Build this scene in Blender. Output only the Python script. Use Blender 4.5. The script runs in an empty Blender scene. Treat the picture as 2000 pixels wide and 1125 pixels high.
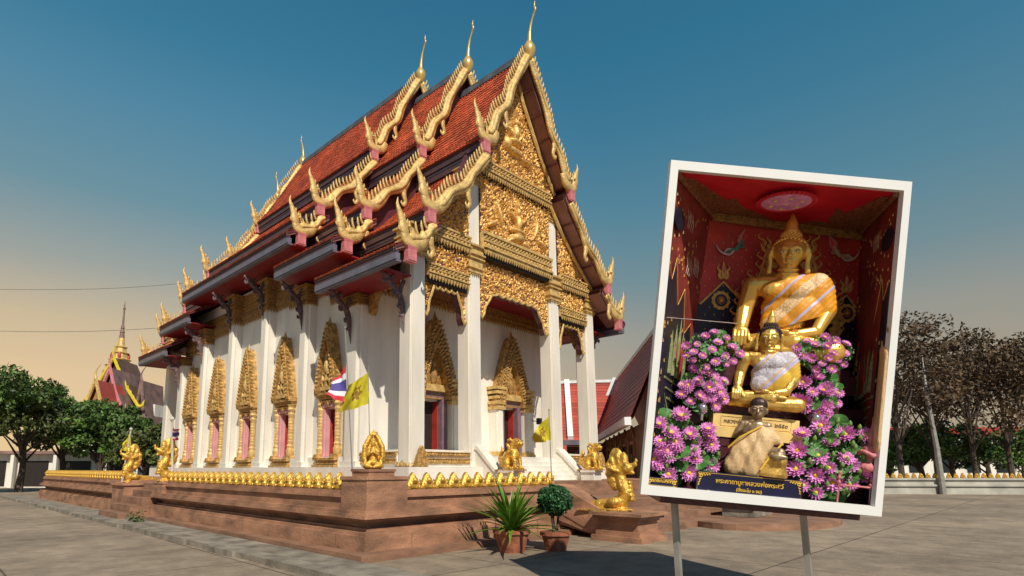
import bpy, math, random
import numpy as np
from mathutils import Vector, Matrix
random.seed(7); rng = np.random.default_rng(7)
SC = bpy.context.scene
COL = SC.collection
R_ = math.radians
# ------------------------------------------------------------------ camera
F_PX, CXP, TH = 1114.0, 860.0, R_(9.03)
CYP = 916 - F_PX*math.tan(TH)
BR = math.atan((2040-CXP)/(F_PX/math.cos(TH)))
FH = Vector((math.cos(BR), math.sin(BR), 0)); RT = Vector((math.sin(BR), -math.cos(BR), 0)); UZ = Vector((0, 0, 1))
FW = FH*math.cos(TH)+UZ*math.sin(TH); UP = -FH*math.sin(TH)+UZ*math.cos(TH)
CAM = Vector((-11.10, -12.90, 1.60))
cd = bpy.data.cameras.new('camera'); cam = bpy.data.objects.new('camera', cd); COL.objects.link(cam)
cd.sensor_width = 36; cd.lens = F_PX/2000*36
cd.shift_x = (1000-CXP)/2000; cd.shift_y = (CYP-562.5)/2000
cd.clip_end = 2000; cd.clip_start = .1
M3 = Matrix((RT, UP, -FW)).transposed()
cam.matrix_world = Matrix.Translation(CAM) @ M3.to_4x4()
SC.camera = cam
SC.view_settings.view_transform = 'Standard'; SC.view_settings.look = 'None'
SC.view_settings.exposure = 0.0; SC.view_settings.gamma = 1
# ------------------------------------------------------------------ sky and sun
SUN = Vector((-.50, -.86, .93)).normalized()
sl = bpy.data.lights.new('sun', 'SUN'); sl.energy = 4.6; sl.angle = R_(.5); sl.color = (1, .93, .80)
so = bpy.data.objects.new('sun', sl); COL.objects.link(so); so.location = SUN*60
so.rotation_euler = SUN.to_track_quat('Z', 'Y').to_euler()
W = bpy.data.worlds.new('World'); SC.world = W; W.use_nodes = True
nt = W.node_tree; nt.nodes.clear()
def N(t, **k):
    n = nt.nodes.new(t)
    for a, b in k.items(): setattr(n, a, b)
    return n
out = N('ShaderNodeOutputWorld'); bg = N('ShaderNodeBackground'); bg2 = N('ShaderNodeBackground'); ad = N('ShaderNodeAddShader')
sky = N('ShaderNodeTexSky', sky_type='NISHITA'); sky.sun_disc = False
sky.sun_elevation = math.asin(SUN.z); sky.sun_rotation = math.atan2(SUN.x, SUN.y)
bg.inputs[1].default_value = .012
tc = N('ShaderNodeTexCoord'); sp = N('ShaderNodeSeparateXYZ')
nt.links.new(tc.outputs['Generated'], sp.inputs[0])
def ramp(stops):
    r = N('ShaderNodeValToRGB'); e = r.color_ramp.elements
    while len(e) > 1: e.remove(e[-1])
    e[0].position = stops[0][0]; e[0].color = (*stops[0][1], 1)
    for p, c in stops[1:]:
        x = e.new(p); x.color = (*c, 1)
    return r
def lin(r, g, b): return tuple(((c/255)/12.92 if c/255 <= .04045 else ((c/255+.055)/1.055)**2.4) for c in (r, g, b))
rR = ramp([(0, lin(168, 148, 118)), (.14, lin(165, 150, 124)), (.22, lin(150, 148, 134)), (.30, lin(112, 138, 142)), (.40, lin(82, 130, 148)), (.52, lin(56, 118, 146)), (.60, lin(44, 112, 142)), (.75, lin(34, 98, 134)), (1, lin(24, 78, 118))])
rL = ramp([(0, lin(232, 196, 142)), (.14, lin(226, 192, 142)), (.22, lin(204, 182, 142)), (.30, lin(160, 162, 150)), (.40, lin(110, 146, 156)), (.52, lin(84, 138, 164)), (.60, lin(60, 126, 156)), (.75, lin(40, 104, 138)), (1, lin(24, 78, 118))])
for r in (rR, rL): nt.links.new(sp.outputs['Z'], r.inputs[0])
# the warm horizon glow is centred a little left of the frame and dies away steadily round the sky
GLOW = FH*math.cos(R_(42))-RT*math.sin(R_(42))
rB = ramp([(0, lin(112, 146, 178)), (.2, lin(98, 144, 182)), (.5, lin(62, 122, 164)), (.75, lin(34, 92, 130)), (1, lin(24, 78, 118))])
nt.links.new(sp.outputs['Z'], rB.inputs[0])
dt = N('ShaderNodeVectorMath', operation='DOT_PRODUCT'); dt.inputs[1].default_value = tuple(GLOW)
nt.links.new(tc.outputs['Generated'], dt.inputs[0])
mr = N('ShaderNodeMapRange'); mr.inputs[1].default_value = .97; mr.inputs[2].default_value = .45
nt.links.new(dt.outputs['Value'], mr.inputs[0])
mr2 = N('ShaderNodeMapRange'); mr2.inputs[1].default_value = .05; mr2.inputs[2].default_value = -.7
nt.links.new(dt.outputs['Value'], mr2.inputs[0])
mx = N('ShaderNodeMix', data_type='RGBA'); nt.links.new(mr.outputs[0], mx.inputs[0])
nt.links.new(rL.outputs[0], mx.inputs[6]); nt.links.new(rR.outputs[0], mx.inputs[7])
mx2 = N('ShaderNodeMix', data_type='RGBA'); nt.links.new(mr2.outputs[0], mx2.inputs[0])
nt.links.new(mx.outputs[2], mx2.inputs[6]); nt.links.new(rB.outputs[0], mx2.inputs[7])
nt.links.new(mx2.outputs[2], bg2.inputs[0]); nt.links.new(sky.outputs[0], bg.inputs[0])
bg2.inputs[1].default_value = .93
nt.links.new(bg.outputs[0], ad.inputs[0]); nt.links.new(bg2.outputs[0], ad.inputs[1]); nt.links.new(ad.outputs[0], out.inputs[0])

# ------------------------------------------------------------------ materials
def mat(name, col, rough=.6, metal=0.0, var=.25, scale=3.0, bump=0.0, bscale=30.0, col2=None, scale2=None, coat=0, spec=None, attr=None, streak=0.0, detail=6.0, thr=None):
    m = bpy.data.materials.new(name); m.use_nodes = True; t = m.node_tree; b = t.nodes['Principled BSDF']
    tcn = t.nodes.new('ShaderNodeTexCoord')
    n1 = t.nodes.new('ShaderNodeTexNoise'); n1.inputs['Scale'].default_value = scale; n1.inputs['Detail'].default_value = detail
    if streak:
        mp = t.nodes.new('ShaderNodeMapping'); mp.inputs['Scale'].default_value = (1, 1, streak)
        t.links.new(tcn.outputs['Object'], mp.inputs[0]); t.links.new(mp.outputs[0], n1.inputs[0])
    else: t.links.new(tcn.outputs['Object'], n1.inputs[0])
    mrn = t.nodes.new('ShaderNodeMapRange'); mrn.inputs[1].default_value = (thr or .3); mrn.inputs[2].default_value = (thr+.08 if thr else .7)
    t.links.new(n1.outputs[0], mrn.inputs[0])
    mixn = t.nodes.new('ShaderNodeMix'); mixn.data_type = 'RGBA'
    lo = tuple(max(0, c*(1-var)) for c in col) if col2 is None else col2
    hi = tuple(min(1, c*(1+var*.6)) for c in col) if col2 is None else col
    mixn.inputs[6].default_value = (*lo, 1); mixn.inputs[7].default_value = (*hi, 1)
    t.links.new(mrn.outputs[0], mixn.inputs[0])
    last = mixn.outputs[2]
    if attr:
        a = t.nodes.new('ShaderNodeAttribute'); a.attribute_name = 'rnd'
        mm = t.nodes.new('ShaderNodeMapRange'); mm.inputs[3].default_value = 1-attr; mm.inputs[4].default_value = 1+attr*.7
        t.links.new(a.outputs['Fac'], mm.inputs[0])
        vm = t.nodes.new('ShaderNodeVectorMath'); vm.operation = 'SCALE'
        t.links.new(last, vm.inputs[0]); t.links.new(mm.outputs[0], vm.inputs['Scale']); last = vm.outputs[0]
    t.links.new(last, b.inputs['Base Color'])
    b.inputs['Roughness'].default_value = rough; b.inputs['Metallic'].default_value = metal
    if spec is not None: b.inputs['Specular IOR Level'].default_value = spec
    if coat: b.inputs['Coat Weight'].default_value = coat
    if bump:
        n2 = t.nodes.new('ShaderNodeTexNoise'); n2.inputs['Scale'].default_value = bscale; n2.inputs['Detail'].default_value = 5
        t.links.new(tcn.outputs['Object'], n2.inputs[0])
        bn = t.nodes.new('ShaderNodeBump'); bn.inputs['Strength'].default_value = bump; bn.inputs['Distance'].default_value = .03
        t.links.new(n2.outputs[0], bn.inputs['Height']); t.links.new(bn.outputs[0], b.inputs['Normal'])
    return m
M = {}
M['white'] = mat('white_plaster', (.79, .735, .64), .55, var=.2, scale=1.3, bump=.2, bscale=12, streak=.22, detail=10)
M['white_col'] = mat('white_column_paint', (.80, .735, .63), .5, var=.18, scale=1.6, bump=.15, bscale=15, streak=.18, detail=10)
M['gold'] = mat('gold_paint', (.56, .33, .10), .42, metal=.3, var=.6, scale=9, bump=.9, bscale=30)
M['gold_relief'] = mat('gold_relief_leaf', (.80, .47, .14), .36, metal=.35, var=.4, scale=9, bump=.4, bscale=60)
M['gold_flat'] = mat('gold_trim_paint', (.68, .45, .16), .46, metal=.2, var=.35, scale=5, bump=.8, bscale=20)
M['gold_smooth'] = mat('smooth_gold_finial', (.74, .48, .15), .32, metal=.4, var=.25, scale=4, bump=.1, bscale=12)
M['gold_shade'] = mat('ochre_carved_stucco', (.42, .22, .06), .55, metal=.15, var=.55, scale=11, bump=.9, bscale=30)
M['gold_bright'] = mat('gilded_bronze', (.74, .42, .07), .36, metal=.45, var=.5, scale=9, bump=.8, bscale=22)
M['mosaic'] = mat('maroon_glass_mosaic', (.13, .045, .05), .4, var=.6, scale=25)
M['tile'] = mat('orange_red_roof_tile', (.46, .082, .028), .5, var=.4, scale=.9, attr=.35, detail=8)
M['tile_edge'] = mat('bright_orange_eave_tile', (.52, .085, .028), .5, var=.3, scale=2, attr=.3)
M['maroon'] = mat('maroon_paint', (.105, .022, .03), .45, var=.3, scale=2)
M['fascia'] = mat('grey_violet_gutter', (.145, .135, .17), .4, var=.2, scale=2)
M['fascia2'] = mat('dark_brown_fascia', (.09, .045, .05), .45, var=.2, scale=2)
M['soffit'] = mat('brown_soffit_board', (.27, .125, .10), .6, var=.2, scale=1.2)
M['red'] = mat('deep_red_ceiling', (.22, .008, .016), .5, var=.2, scale=2)
M['pink'] = mat('pink_lotus_block', (.62, .20, .21), .6, var=.3, scale=5, bump=.3)
M['pinkf'] = mat('pink_window_frame', (.66, .33, .34), .6, var=.15, scale=2)
M['dark'] = mat('dark_shade', (.02, .013, .01), .6)  # near-black colour standing in for shade in openings and below cornices
M['shutter'] = mat('red_shutter', (.40, .035, .025), .5)
M['purple'] = mat('mauve_door_frame', (.20, .12, .15), .55)
M['bracket'] = mat('weathered_carved_bracket', (.17, .105, .10), .6, var=.7, scale=12, bump=.8, bscale=40)
M['ridge'] = mat('ridge_cap_grey', (.11, .12, .14), .6, var=.4, scale=3)
M['laterite'] = mat('terracotta_render', (.37, .185, .105), .8, var=.5, scale=1.5, bump=.5, bscale=22, streak=2.6, detail=12)
M['laterite2'] = mat('terracotta_render_band', (.28, .145, .085), .75, var=.4, scale=1.6, bump=.35, bscale=22, streak=3, detail=9)
M['concrete'] = mat('worn_concrete', (.33, .25, .17), .85, var=.32, scale=.28, bump=.4, bscale=14, detail=12)
M['concrete2'] = mat('grey_concrete_kerb', (.26, .22, .17), .85, var=.5, scale=2.2, bump=.6, bscale=14, detail=12)
M['grass'] = mat('leaf_green', (.055, .12, .02), .6, var=.5, scale=6, attr=.5)
M['leaf_dark'] = mat('tree_leaf_dark', (.085, .16, .024), .6, var=.6, scale=.7, attr=.6)
M['leaf_olive'] = mat('tree_leaf_olive', (.085, .11, .022), .6, var=.5, scale=.7, attr=.6)
M['leaf_dry'] = mat('tree_leaf_brown', (.11, .065, .028), .7, var=.6, scale=1, attr=.6)
M['leaf_top'] = mat('topiary_leaf', (.035, .12, .035), .5, var=.4, scale=8, attr=.6)
M['blade'] = mat('sword_leaf', (.13, .27, .02), .4, var=.5, scale=4, attr=.5)
M['bark'] = mat('tree_bark', (.085, .06, .045), .9, var=.5, scale=5, bump=.8)
M['metal'] = mat('galvanised_pole', (.38, .36, .32), .5, metal=.4)
M['pole_w'] = mat('pale_flag_pole', (.62, .57, .48), .6)
M['black'] = mat('black_plastic', (.015, .015, .017), .4)
M['wood'] = mat('brown_timber_wall', (.22, .10, .045), .65, var=.35, scale=3, streak=.3, bump=.2)
M['wood2'] = mat('light_timber_trim', (.42, .21, .10), .6, var=.25, scale=3)
M['roofred'] = mat('hall_roof_red', (.42, .062, .038), .55, var=.2, scale=.6, attr=.25)
M['whitetrim'] = mat('white_roof_trim', (.78, .78, .76), .5, var=.06)
M['wallgrey'] = mat('grey_white_wall', (.42,.40,.34), .7, var=.3, scale=1)
M['silver'] = mat('silvery_glass', (.55,.52,.58), .15, metal=.8, var=.2)
M['glass'] = mat('dark_window_glass', (.015, .022, .022), .1, var=.3, scale=2)

# ------------------------------------------------------------------ helpers
WM = {}
class MB:
    def __init__(s): s.v = []; s.f = []; s.r = []
    def add(s, vs, fs, rnd=None):
        n = len(s.v); s.v.extend([tuple(p) for p in vs])
        for f in fs: s.f.append(tuple(i+n for i in f))
        if rnd is None: rnd = random.random()
        s.r.extend([rnd]*len(fs))
    def bx(s, x0, x1, y0, y1, z0, z1):
        v = [(x0, y0, z0), (x1, y0, z0), (x1, y1, z0), (x0, y1, z0), (x0, y0, z1), (x1, y0, z1), (x1, y1, z1), (x0, y1, z1)]
        s.add(v, [(3, 2, 1, 0), (4, 5, 6, 7), (0, 1, 5, 4), (1, 2, 6, 5), (2, 3, 7, 6), (3, 0, 4, 7)]); return s
    def box(s, c, d): return s.bx(c[0]-d[0]/2, c[0]+d[0]/2, c[1]-d[1]/2, c[1]+d[1]/2, c[2]-d[2]/2, c[2]+d[2]/2)
    def frus(s, c, z0, z1, a0, b0, a1, b1):
        x, y = c
        v = [(x-a0, y-b0, z0), (x+a0, y-b0, z0), (x+a0, y+b0, z0), (x-a0, y+b0, z0), (x-a1, y-b1, z1), (x+a1, y-b1, z1), (x+a1, y+b1, z1), (x-a1, y+b1, z1)]
        s.add(v, [(3, 2, 1, 0), (4, 5, 6, 7), (0, 1, 5, 4), (1, 2, 6, 5), (2, 3, 7, 6), (3, 0, 4, 7)]); return s
    def prism(s, poly, o, u, v, n):
        o, u, v, n = map(Vector, (o, u, v, n)); k = len(poly)
        a = [o+u*p[0]+v*p[1] for p in poly]; b = [p+n for p in a]
        s.add(a+b, [tuple(range(k)), tuple(reversed(range(k, 2*k)))]+[(i, i+k, (i+1) % k+k, (i+1) % k) for i in range(k)]); return s
    def tube(s, pts, rad, seg=8, flat=1.0, ax=None, cap=True):
        pts = [Vector(p) for p in pts]; n = len(pts)
        if not hasattr(rad, '__len__'): rad = [rad]*n
        ax = Vector(ax) if ax else None; vs = []; prev = None
        for i, p in enumerate(pts):
            t = (pts[min(i+1, n-1)]-pts[max(i-1, 0)])
            t = t.normalized() if t.length > 1e-9 else Vector((0, 0, 1))
            if ax is not None: a = ax
            else:
                a = prev if prev is not None else (Vector((0, 0, 1)) if abs(t.z) < .9 else Vector((1, 0, 0)))
            b = t.cross(a)
            if b.length < 1e-6: b = t.cross(Vector((.3, 1, .2)))
            b.normalize(); a2 = b.cross(t).normalized()
            if ax is None: prev = a2
            for k in range(seg):
                th = 2*math.pi*k/seg
                vs.append(p+a2*math.cos(th)*rad[i]*flat+b*math.sin(th)*rad[i])
        fs = [(i*seg+k, i*seg+(k+1) % seg, (i+1)*seg+(k+1) % seg, (i+1)*seg+k) for i in range(n-1) for k in range(seg)]
        if cap: fs += [tuple(reversed(range(seg))), tuple(range((n-1)*seg, n*seg))]
        s.add(vs, fs); return s
    def lathe(s, prof, c=(0, 0, 0), seg=16, sx=1, sy=1):
        vs = [(c[0]+r*sx*math.cos(2*math.pi*k/seg), c[1]+r*sy*math.sin(2*math.pi*k/seg), c[2]+z) for r, z in prof for k in range(seg)]
        n = len(prof)
        fs = [(i*seg+k, i*seg+(k+1) % seg, (i+1)*seg+(k+1) % seg, (i+1)*seg+k) for i in range(n-1) for k in range(seg)]
        fs += [tuple(reversed(range(seg))), tuple(range((n-1)*seg, n*seg))]
        s.add(vs, fs); return s
    def ell(s, c, r, seg=12, rings=8, rot=None):
        vs = []; c = Vector(c); rot = rot or Matrix.Identity(3)
        for i in range(1, rings):
            ph = math.pi*i/rings
            for k in range(seg):
                th = 2*math.pi*k/seg
                vs.append(c+rot@Vector((r[0]*math.sin(ph)*math.cos(th), r[1]*math.sin(ph)*math.sin(th), r[2]*math.cos(ph))))
        top = len(vs); vs.append(c+rot@Vector((0, 0, r[2]))); bot = len(vs); vs.append(c+rot@Vector((0, 0, -r[2])))
        fs = [(i*seg+k, (i+1)*seg+k, (i+1)*seg+(k+1) % seg, i*seg+(k+1) % seg) for i in range(rings-2) for k in range(seg)]
        fs += [(top, k, (k+1) % seg) for k in range(seg)]+[((rings-2)*seg+k, bot, (rings-2)*seg+(k+1) % seg) for k in range(seg)]
        s.add(vs, fs); return s
    def cap(s, p0, r0, p1, r1):
        p0, p1 = Vector(p0), Vector(p1); s.tube([p0, p1], [r0, r1], 10); s.ell(p0, (r0,)*3); s.ell(p1, (r1,)*3); return s
    def chain(s, pts, rads):
        for i in range(len(pts)-1): s.cap(pts[i], rads[i], pts[i+1], rads[i+1])
        return s
    def mesh(s, name, m, smooth=False):
        me = bpy.data.meshes.new(name); me.from_pydata(s.v, [], s.f); me.validate(); 
        if len(me.polygons) == len(s.r):
            a = me.attributes.new('rnd', 'FLOAT', 'FACE'); a.data.foreach_set('value', s.r)
        me.materials.append(m)
        if smooth: me.polygons.foreach_set('use_smooth', [True]*len(me.polygons))
        me.update(); return me
def place(name, me, parent=None, loc=(0, 0, 0), world=False, scale=None, rz=0, kind=None, label=None, cat=None, group=None, rot=None):
    o = bpy.data.objects.new(name, me); COL.objects.link(o)
    o.location = loc
    if scale: o.scale = scale
    if rot is not None: o.rotation_euler = rot
    elif rz: o.rotation_euler = (0, 0, rz)
    basis = Matrix.LocRotScale(Vector(loc), o.rotation_euler, Vector(scale or (1, 1, 1)))
    if parent is not None:
        o.parent = parent
        if world:
            inv = WM[parent.name].inverted(); o.matrix_parent_inverse = inv; WM[o.name] = basis
        else: WM[o.name] = WM[parent.name] @ basis
    else: WM[o.name] = basis
    for k, v in (('kind', kind), ('label', label), ('category', cat), ('group', group)):
        if v: o[k] = v
    return o
def build(mb, name, m, parent=None, smooth=False, **k): return place(name, mb.mesh(name, m, smooth), parent, **k)
def thing(name, label, cat, loc=(0, 0, 0), group=None, rz=0, mw=None):
    o = bpy.data.objects.new(name, None); COL.objects.link(o); o.empty_display_size = .3
    if mw is not None: o.matrix_world = mw; WM[o.name] = mw.copy()
    else:
        o.location = loc; o.rotation_euler = (0, 0, rz); WM[o.name] = Matrix.LocRotScale(Vector(loc), o.rotation_euler, None)
    o['label'] = label; o['category'] = cat
    if group: o['group'] = group
    return o
def copy_tree(o, loc=None, rz=None, label=None, parent=None, scale=None):
    c = o.copy(); COL.objects.link(c)
    if parent is not None: c.parent = parent
    if loc is not None: c.location = loc
    if rz is not None: c.rotation_euler = (0, 0, rz)
    if scale: c.scale = (scale,)*3
    if label: c['label'] = label
    WM[c.name] = Matrix.LocRotScale(Vector(c.location), c.rotation_euler, c.scale)
    for ch in list(o.children): copy_tree(ch, parent=c)
    return c
def remesh(mb, name, m, voxel, smooth=4, fac=.5, dec=None):
    me0 = bpy.data.meshes.new('tmp'); me0.from_pydata(mb.v, [], mb.f)
    o = bpy.data.objects.new('tmp', me0); COL.objects.link(o)
    a = o.modifiers.new('r', 'REMESH'); a.mode = 'VOXEL'; a.voxel_size = voxel; a.use_smooth_shade = True
    if smooth: b = o.modifiers.new('s', 'SMOOTH'); b.factor = fac; b.iterations = smooth
    dg = bpy.context.evaluated_depsgraph_get(); me = bpy.data.meshes.new_from_object(o.evaluated_get(dg))
    bpy.data.objects.remove(o); bpy.data.meshes.remove(me0)
    me.name = name; me.materials.clear(); me.materials.append(m)
    me.polygons.foreach_set('use_smooth', [True]*len(me.polygons)); return me
def bez(pts, n=6):
    """Catmull-Rom through points (with radius as last coordinate)"""
    P = [np.array(p, float) for p in pts]; P = [2*P[0]-P[1]]+P+[2*P[-1]-P[-2]]; o = []
    for i in range(1, len(P)-2):
        for k in range(n):
            t = k/n; a, b, c, d = P[i-1:i+3]
            o.append(.5*((2*b)+(-a+c)*t+(2*a-5*b+4*c-d)*t*t+(-a+3*b-3*c+d)*t**3))
    o.append(P[-2]); return o
def stroke(mb, pts, y=0, flat=.6, n=5, seg=8, plane='xz'):
    q = bez(pts, n)
    if plane == 'xz': P = [(a[0], y, a[1]) for a in q]; ax = (0, 1, 0)
    else: P = [(y, a[0], a[1]) for a in q]; ax = (1, 0, 0)
    mb.tube(P, [max(a[2], .004) for a in q], seg, flat, ax); return mb

# ------------------------------------------------------------------ ground (structure)
g = MB(); g.add([(-900, -900, 0), (900, -900, 0), (900, 900, 0), (-900, 900, 0)], [(0, 1, 2, 3)])
gt = M['concrete'].node_tree; gb = gt.nodes['Principled BSDF']; bt = gt.nodes.new('ShaderNodeTexBrick'); gtc = gt.nodes.new('ShaderNodeTexCoord')
gmp = gt.nodes.new('ShaderNodeMapping'); gmp.inputs['Rotation'].default_value = (0, 0, .02); gt.links.new(gtc.outputs['Object'], gmp.inputs[0]); gt.links.new(gmp.outputs[0], bt.inputs[0])
bt.offset = 0; bt.inputs['Scale'].default_value = 1; bt.inputs['Brick Width'].default_value = 3.2; bt.inputs['Row Height'].default_value = 3.2; bt.inputs['Mortar Size'].default_value = .022; bt.inputs['Mortar Smooth'].default_value = .4
bt.inputs['Color1'].default_value = (1, 1, 1, 1); bt.inputs['Color2'].default_value = (.84, .85, .87, 1); bt.inputs['Mortar'].default_value = (.34, .32, .30, 1)
st = gt.nodes.new('ShaderNodeTexNoise'); st.inputs['Scale'].default_value = 1.7; st.inputs['Detail'].default_value = 10; st.inputs['Roughness'].default_value = .7; gt.links.new(gtc.outputs['Object'], st.inputs[0])
sr = gt.nodes.new('ShaderNodeMapRange'); sr.inputs[1].default_value = .38; sr.inputs[2].default_value = .62; sr.inputs[3].default_value = .74; sr.inputs[4].default_value = 1.16; gt.links.new(st.outputs[0], sr.inputs[0])
old = gb.inputs['Base Color'].links[0].from_socket; v1 = gt.nodes.new('ShaderNodeVectorMath'); v1.operation = 'MULTIPLY'; v2 = gt.nodes.new('ShaderNodeVectorMath'); v2.operation = 'SCALE'
gt.links.new(old, v1.inputs[0]); gt.links.new(bt.outputs['Color'], v1.inputs[1]); gt.links.new(v1.outputs[0], v2.inputs[0]); gt.links.new(sr.outputs[0], v2.inputs['Scale']); gt.links.new(v2.outputs[0], gb.inputs['Base Color'])
build(g, 'ground', M['concrete'], kind='structure')
# ================================================================== TEMPLE
CX = 5.26
T = thing('temple', 'white temple hall with tiered orange red roofs and gilded carved gable', 'temple', (CX, 11, 1.2))
tw = dict(parent=T, world=True)
YW0, YW1 = 2.5, 19.4      # walls
XW = .25; XR = 2*CX-XW
# plinth and floor
b = MB(); b.bx(-.35, 2*CX+.35, -.35, 22.3, 1.2, 1.66); build(b, 'plinth', M['white'], **tw)
b = MB(); b.bx(.05, 2*CX-.05, .1, 21.8, 1.664, 2.02); build(b, 'porch_floor', M['white'], **tw)
# body wall with window holes made from strips
WY = [4.55+3.27*k for k in range(5)]
def side_wall(x0, x1, nm):
    b = MB(); ys = [YW0]+[v for y in WY for v in (y-.42, y+.42)]+[YW1]
    for i in range(0, len(ys), 2): b.bx(x0, x1, ys[i], ys[i+1], 1.664, 9.8)
    for y in WY: b.bx(x0, x1, y-.42, y+.42, 1.664, 2.05); b.bx(x0, x1, y-.42, y+.42, 3.75, 9.8)
    return build(b, nm, M['white'], **tw)
side_wall(XW, XW+.35, 'wall'); side_wall(XR-.35, XR, 'wall')
DX = [3.05, 7.5]
for yy in (YW0, YW1-.35):
    b = MB(); xs = [XW+.352]+[v for x in DX for v in (x-.5, x+.5)]+[XR-.352]
    for i in range(0, 6, 2): b.bx(xs[i], xs[i+1], yy, yy+.35, 2.022, 9.6)
    for x in DX: b.bx(x-.5, x+.5, yy, yy+.35, 4.1, 9.6)
    build(b, 'wall', M['white'], **tw)
b = MB(); b.bx(XW+.36, XR-.36, YW0+1.2, YW0+1.3, 2.0, 9.6); b.bx(XW+1.1, XW+1.2, YW0+1.3, YW1-.4, 2.0, 9.6); build(b, 'interior_shade', M['dark'], **tw)  # near-black sheets inside the hall; the darkness behind the openings is painted
# pilasters along the sides
def capital_mesh(w, d, h, y0=0):
    """gold carved capital, origin at base centre"""
    b = MB(); z = 0
    for dz, g_ in ((.08, .05), (.10, .0), (.06, .07), (.30*h, .02), (.06, .09), (.10, .03), (.06, .11), (.25*h, .05), (.08, .14)):
        b.box((0, 0, z+dz/2), (w+2*g_, d+2*g_, dz-.003)); z += dz
    n = max(3, int(w/.11))
    for k in range(n):   # hanging lotus leaves
        x = -w/2+(k+.5)*w/n
        for s in (-1, 1): b.add([(x-w/n/2, s*(d/2+.03), .02), (x+w/n/2, s*(d/2+.03), .02), (x, s*(d/2+.03), -.13), (x, s*(d/2-.01), -.02)], [(0, 1, 2), (0, 2, 3), (1, 3, 2)])
    n = max(3, int(d/.11))
    for k in range(n):
        y = -d/2+(k+.5)*d/n
        for s in (-1, 1): b.add([(s*(w/2+.03), y-d/n/2, .02), (s*(w/2+.03), y+d/n/2, .02), (s*(w/2+.03), y, -.13), (s*(w/2-.01), y, -.02)], [(0, 1, 2), (0, 2, 3), (1, 3, 2)])
    return b, z
PY = [2.92, 6.2, 9.47, 12.74, 16.0, 18.98]
PTOP = [7.15, 7.9, 8.35, 8.35, 7.9, 7.15]
def pilaster_mesh(top, big):
    b = MB(); w = .8 if big else .62
    b.bx(-.28, .0, -w/2, w/2, 1.664, top); b.bx(-.42, -.281, -w/2+.12, w/2-.12, 1.664, top)
    b.bx(-.48, .0, -w/2-.06, w/2+.06, 1.664, 1.85)
    return b
cap_b, cap_h = capital_mesh(.48, .62, 1.0); capm = cap_b.mesh('capital', M['gold_shade'])
br = MB()   # carved eave bracket in the x-z plane pointing to -x
stroke(br, [(0, -1.75, .01), (-.05, -1.3, .07), (-.10, -.95, .12), (-.16, -.7, .13), (-.30, -.5, .11), (-.52, -.34, .12), (-.72, -.15, .11), (-.95, 0, .06)], flat=.45)
stroke(br, [(-.30, -.55, .08), (-.46, -.62, .07), (-.50, -.5, .04)], flat=.4); stroke(br, [(-.5, -.38, .07), (-.55, -.18, .08), (-.45, -.05, .05), (-.36, -.12, .03)], flat=.4)
stroke(br, [(-.1, -.95, .07), (-.24, -1.0, .06), (-.28, -.88, .03)], flat=.4); stroke(br, [(-.08, -1.2, .06), (-.2, -1.27, .05), (-.22, -1.16, .02)], flat=.4)
stroke(br, [(-.7, -.2, .07), (-.86, -.3, .06), (-.9, -.18, .03)], flat=.4); stroke(br, [(-.18, -.55, .08), (-.12, -.3, .08), (-.02, -.1, .07)], flat=.4)
brm = br.mesh('bracket', M['bracket'], True)
EZ = {2.92: 7.55, 6.2: 8.6, 9.47: 9.65, 12.74: 9.65, 16.0: 8.6, 18.98: 7.55}
for s in (1, -1):
    for y, tp in zip(PY, PTOP):
        big = y in (PY[0], PY[-1])
        me = pilaster_mesh(tp, big).mesh('pilaster', M['white'])
        p = place('pilaster', me, loc=(CX-s*(CX-XW), y, 0), scale=(s, 1, 1), **tw)
        place('capital', capm, p, loc=(-.21, 0, tp), scale=(1, 1.25 if big else 1, (EZ[y]-tp)/cap_h+.02))
        place('bracket', brm, loc=(CX-s*(CX-XW+.45), y, EZ[y]), scale=(s, 1, 1), **tw)
# ochre carved frieze under the eaves, stepped with the roof tiers
for s in (1, -1):
    for y0, y1, z0, z1 in ((YW0+.01, 4.9, 7.75, 8.6), (4.9, 8.0, 8.2, 9.25), (8.0, 13.9, 8.35, 9.65), (13.9, 17.0, 8.2, 9.25), (17.0, YW1-.01, 7.75, 8.6)):
        b = MB(); x = CX-s*(CX-XW)
        b.bx(min(x, x-s*.05), max(x, x-s*.05), y0, y1, z0, z1)
        n = int((y1-y0)/.16)
        for k in range(n):
            yc = y0+(k+.5)*(y1-y0)/n; w = (y1-y0)/n*.45
            b.add([(x-s*.06, yc-w, z0), (x-s*.06, yc+w, z0), (x-s*.06, yc, z0-.16), (x-s*.12, yc, z0+.05)], [(0, 1, 3), (1, 2, 3), (2, 0, 3), (0, 2, 1)])
            b.add([(x-s*.06, yc-w, z0+.2), (x-s*.06, yc, z0+.05), (x-s*.06, yc+w, z0+.2), (x-s*.06, yc, z0+.55), (x-s*.13, yc, z0+.25)], [(0, 1, 4), (1, 2, 4), (2, 3, 4), (3, 0, 4)])
        for zz in (.62, .78):
            if z0+zz < z1: b.bx(min(x-s*.05, x-s*.10), max(x-s*.05, x-s*.10), y0, y1, z0+zz, z0+zz+.06)
        build(b, 'eave_frieze', M['gold_shade'], **tw)

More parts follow.
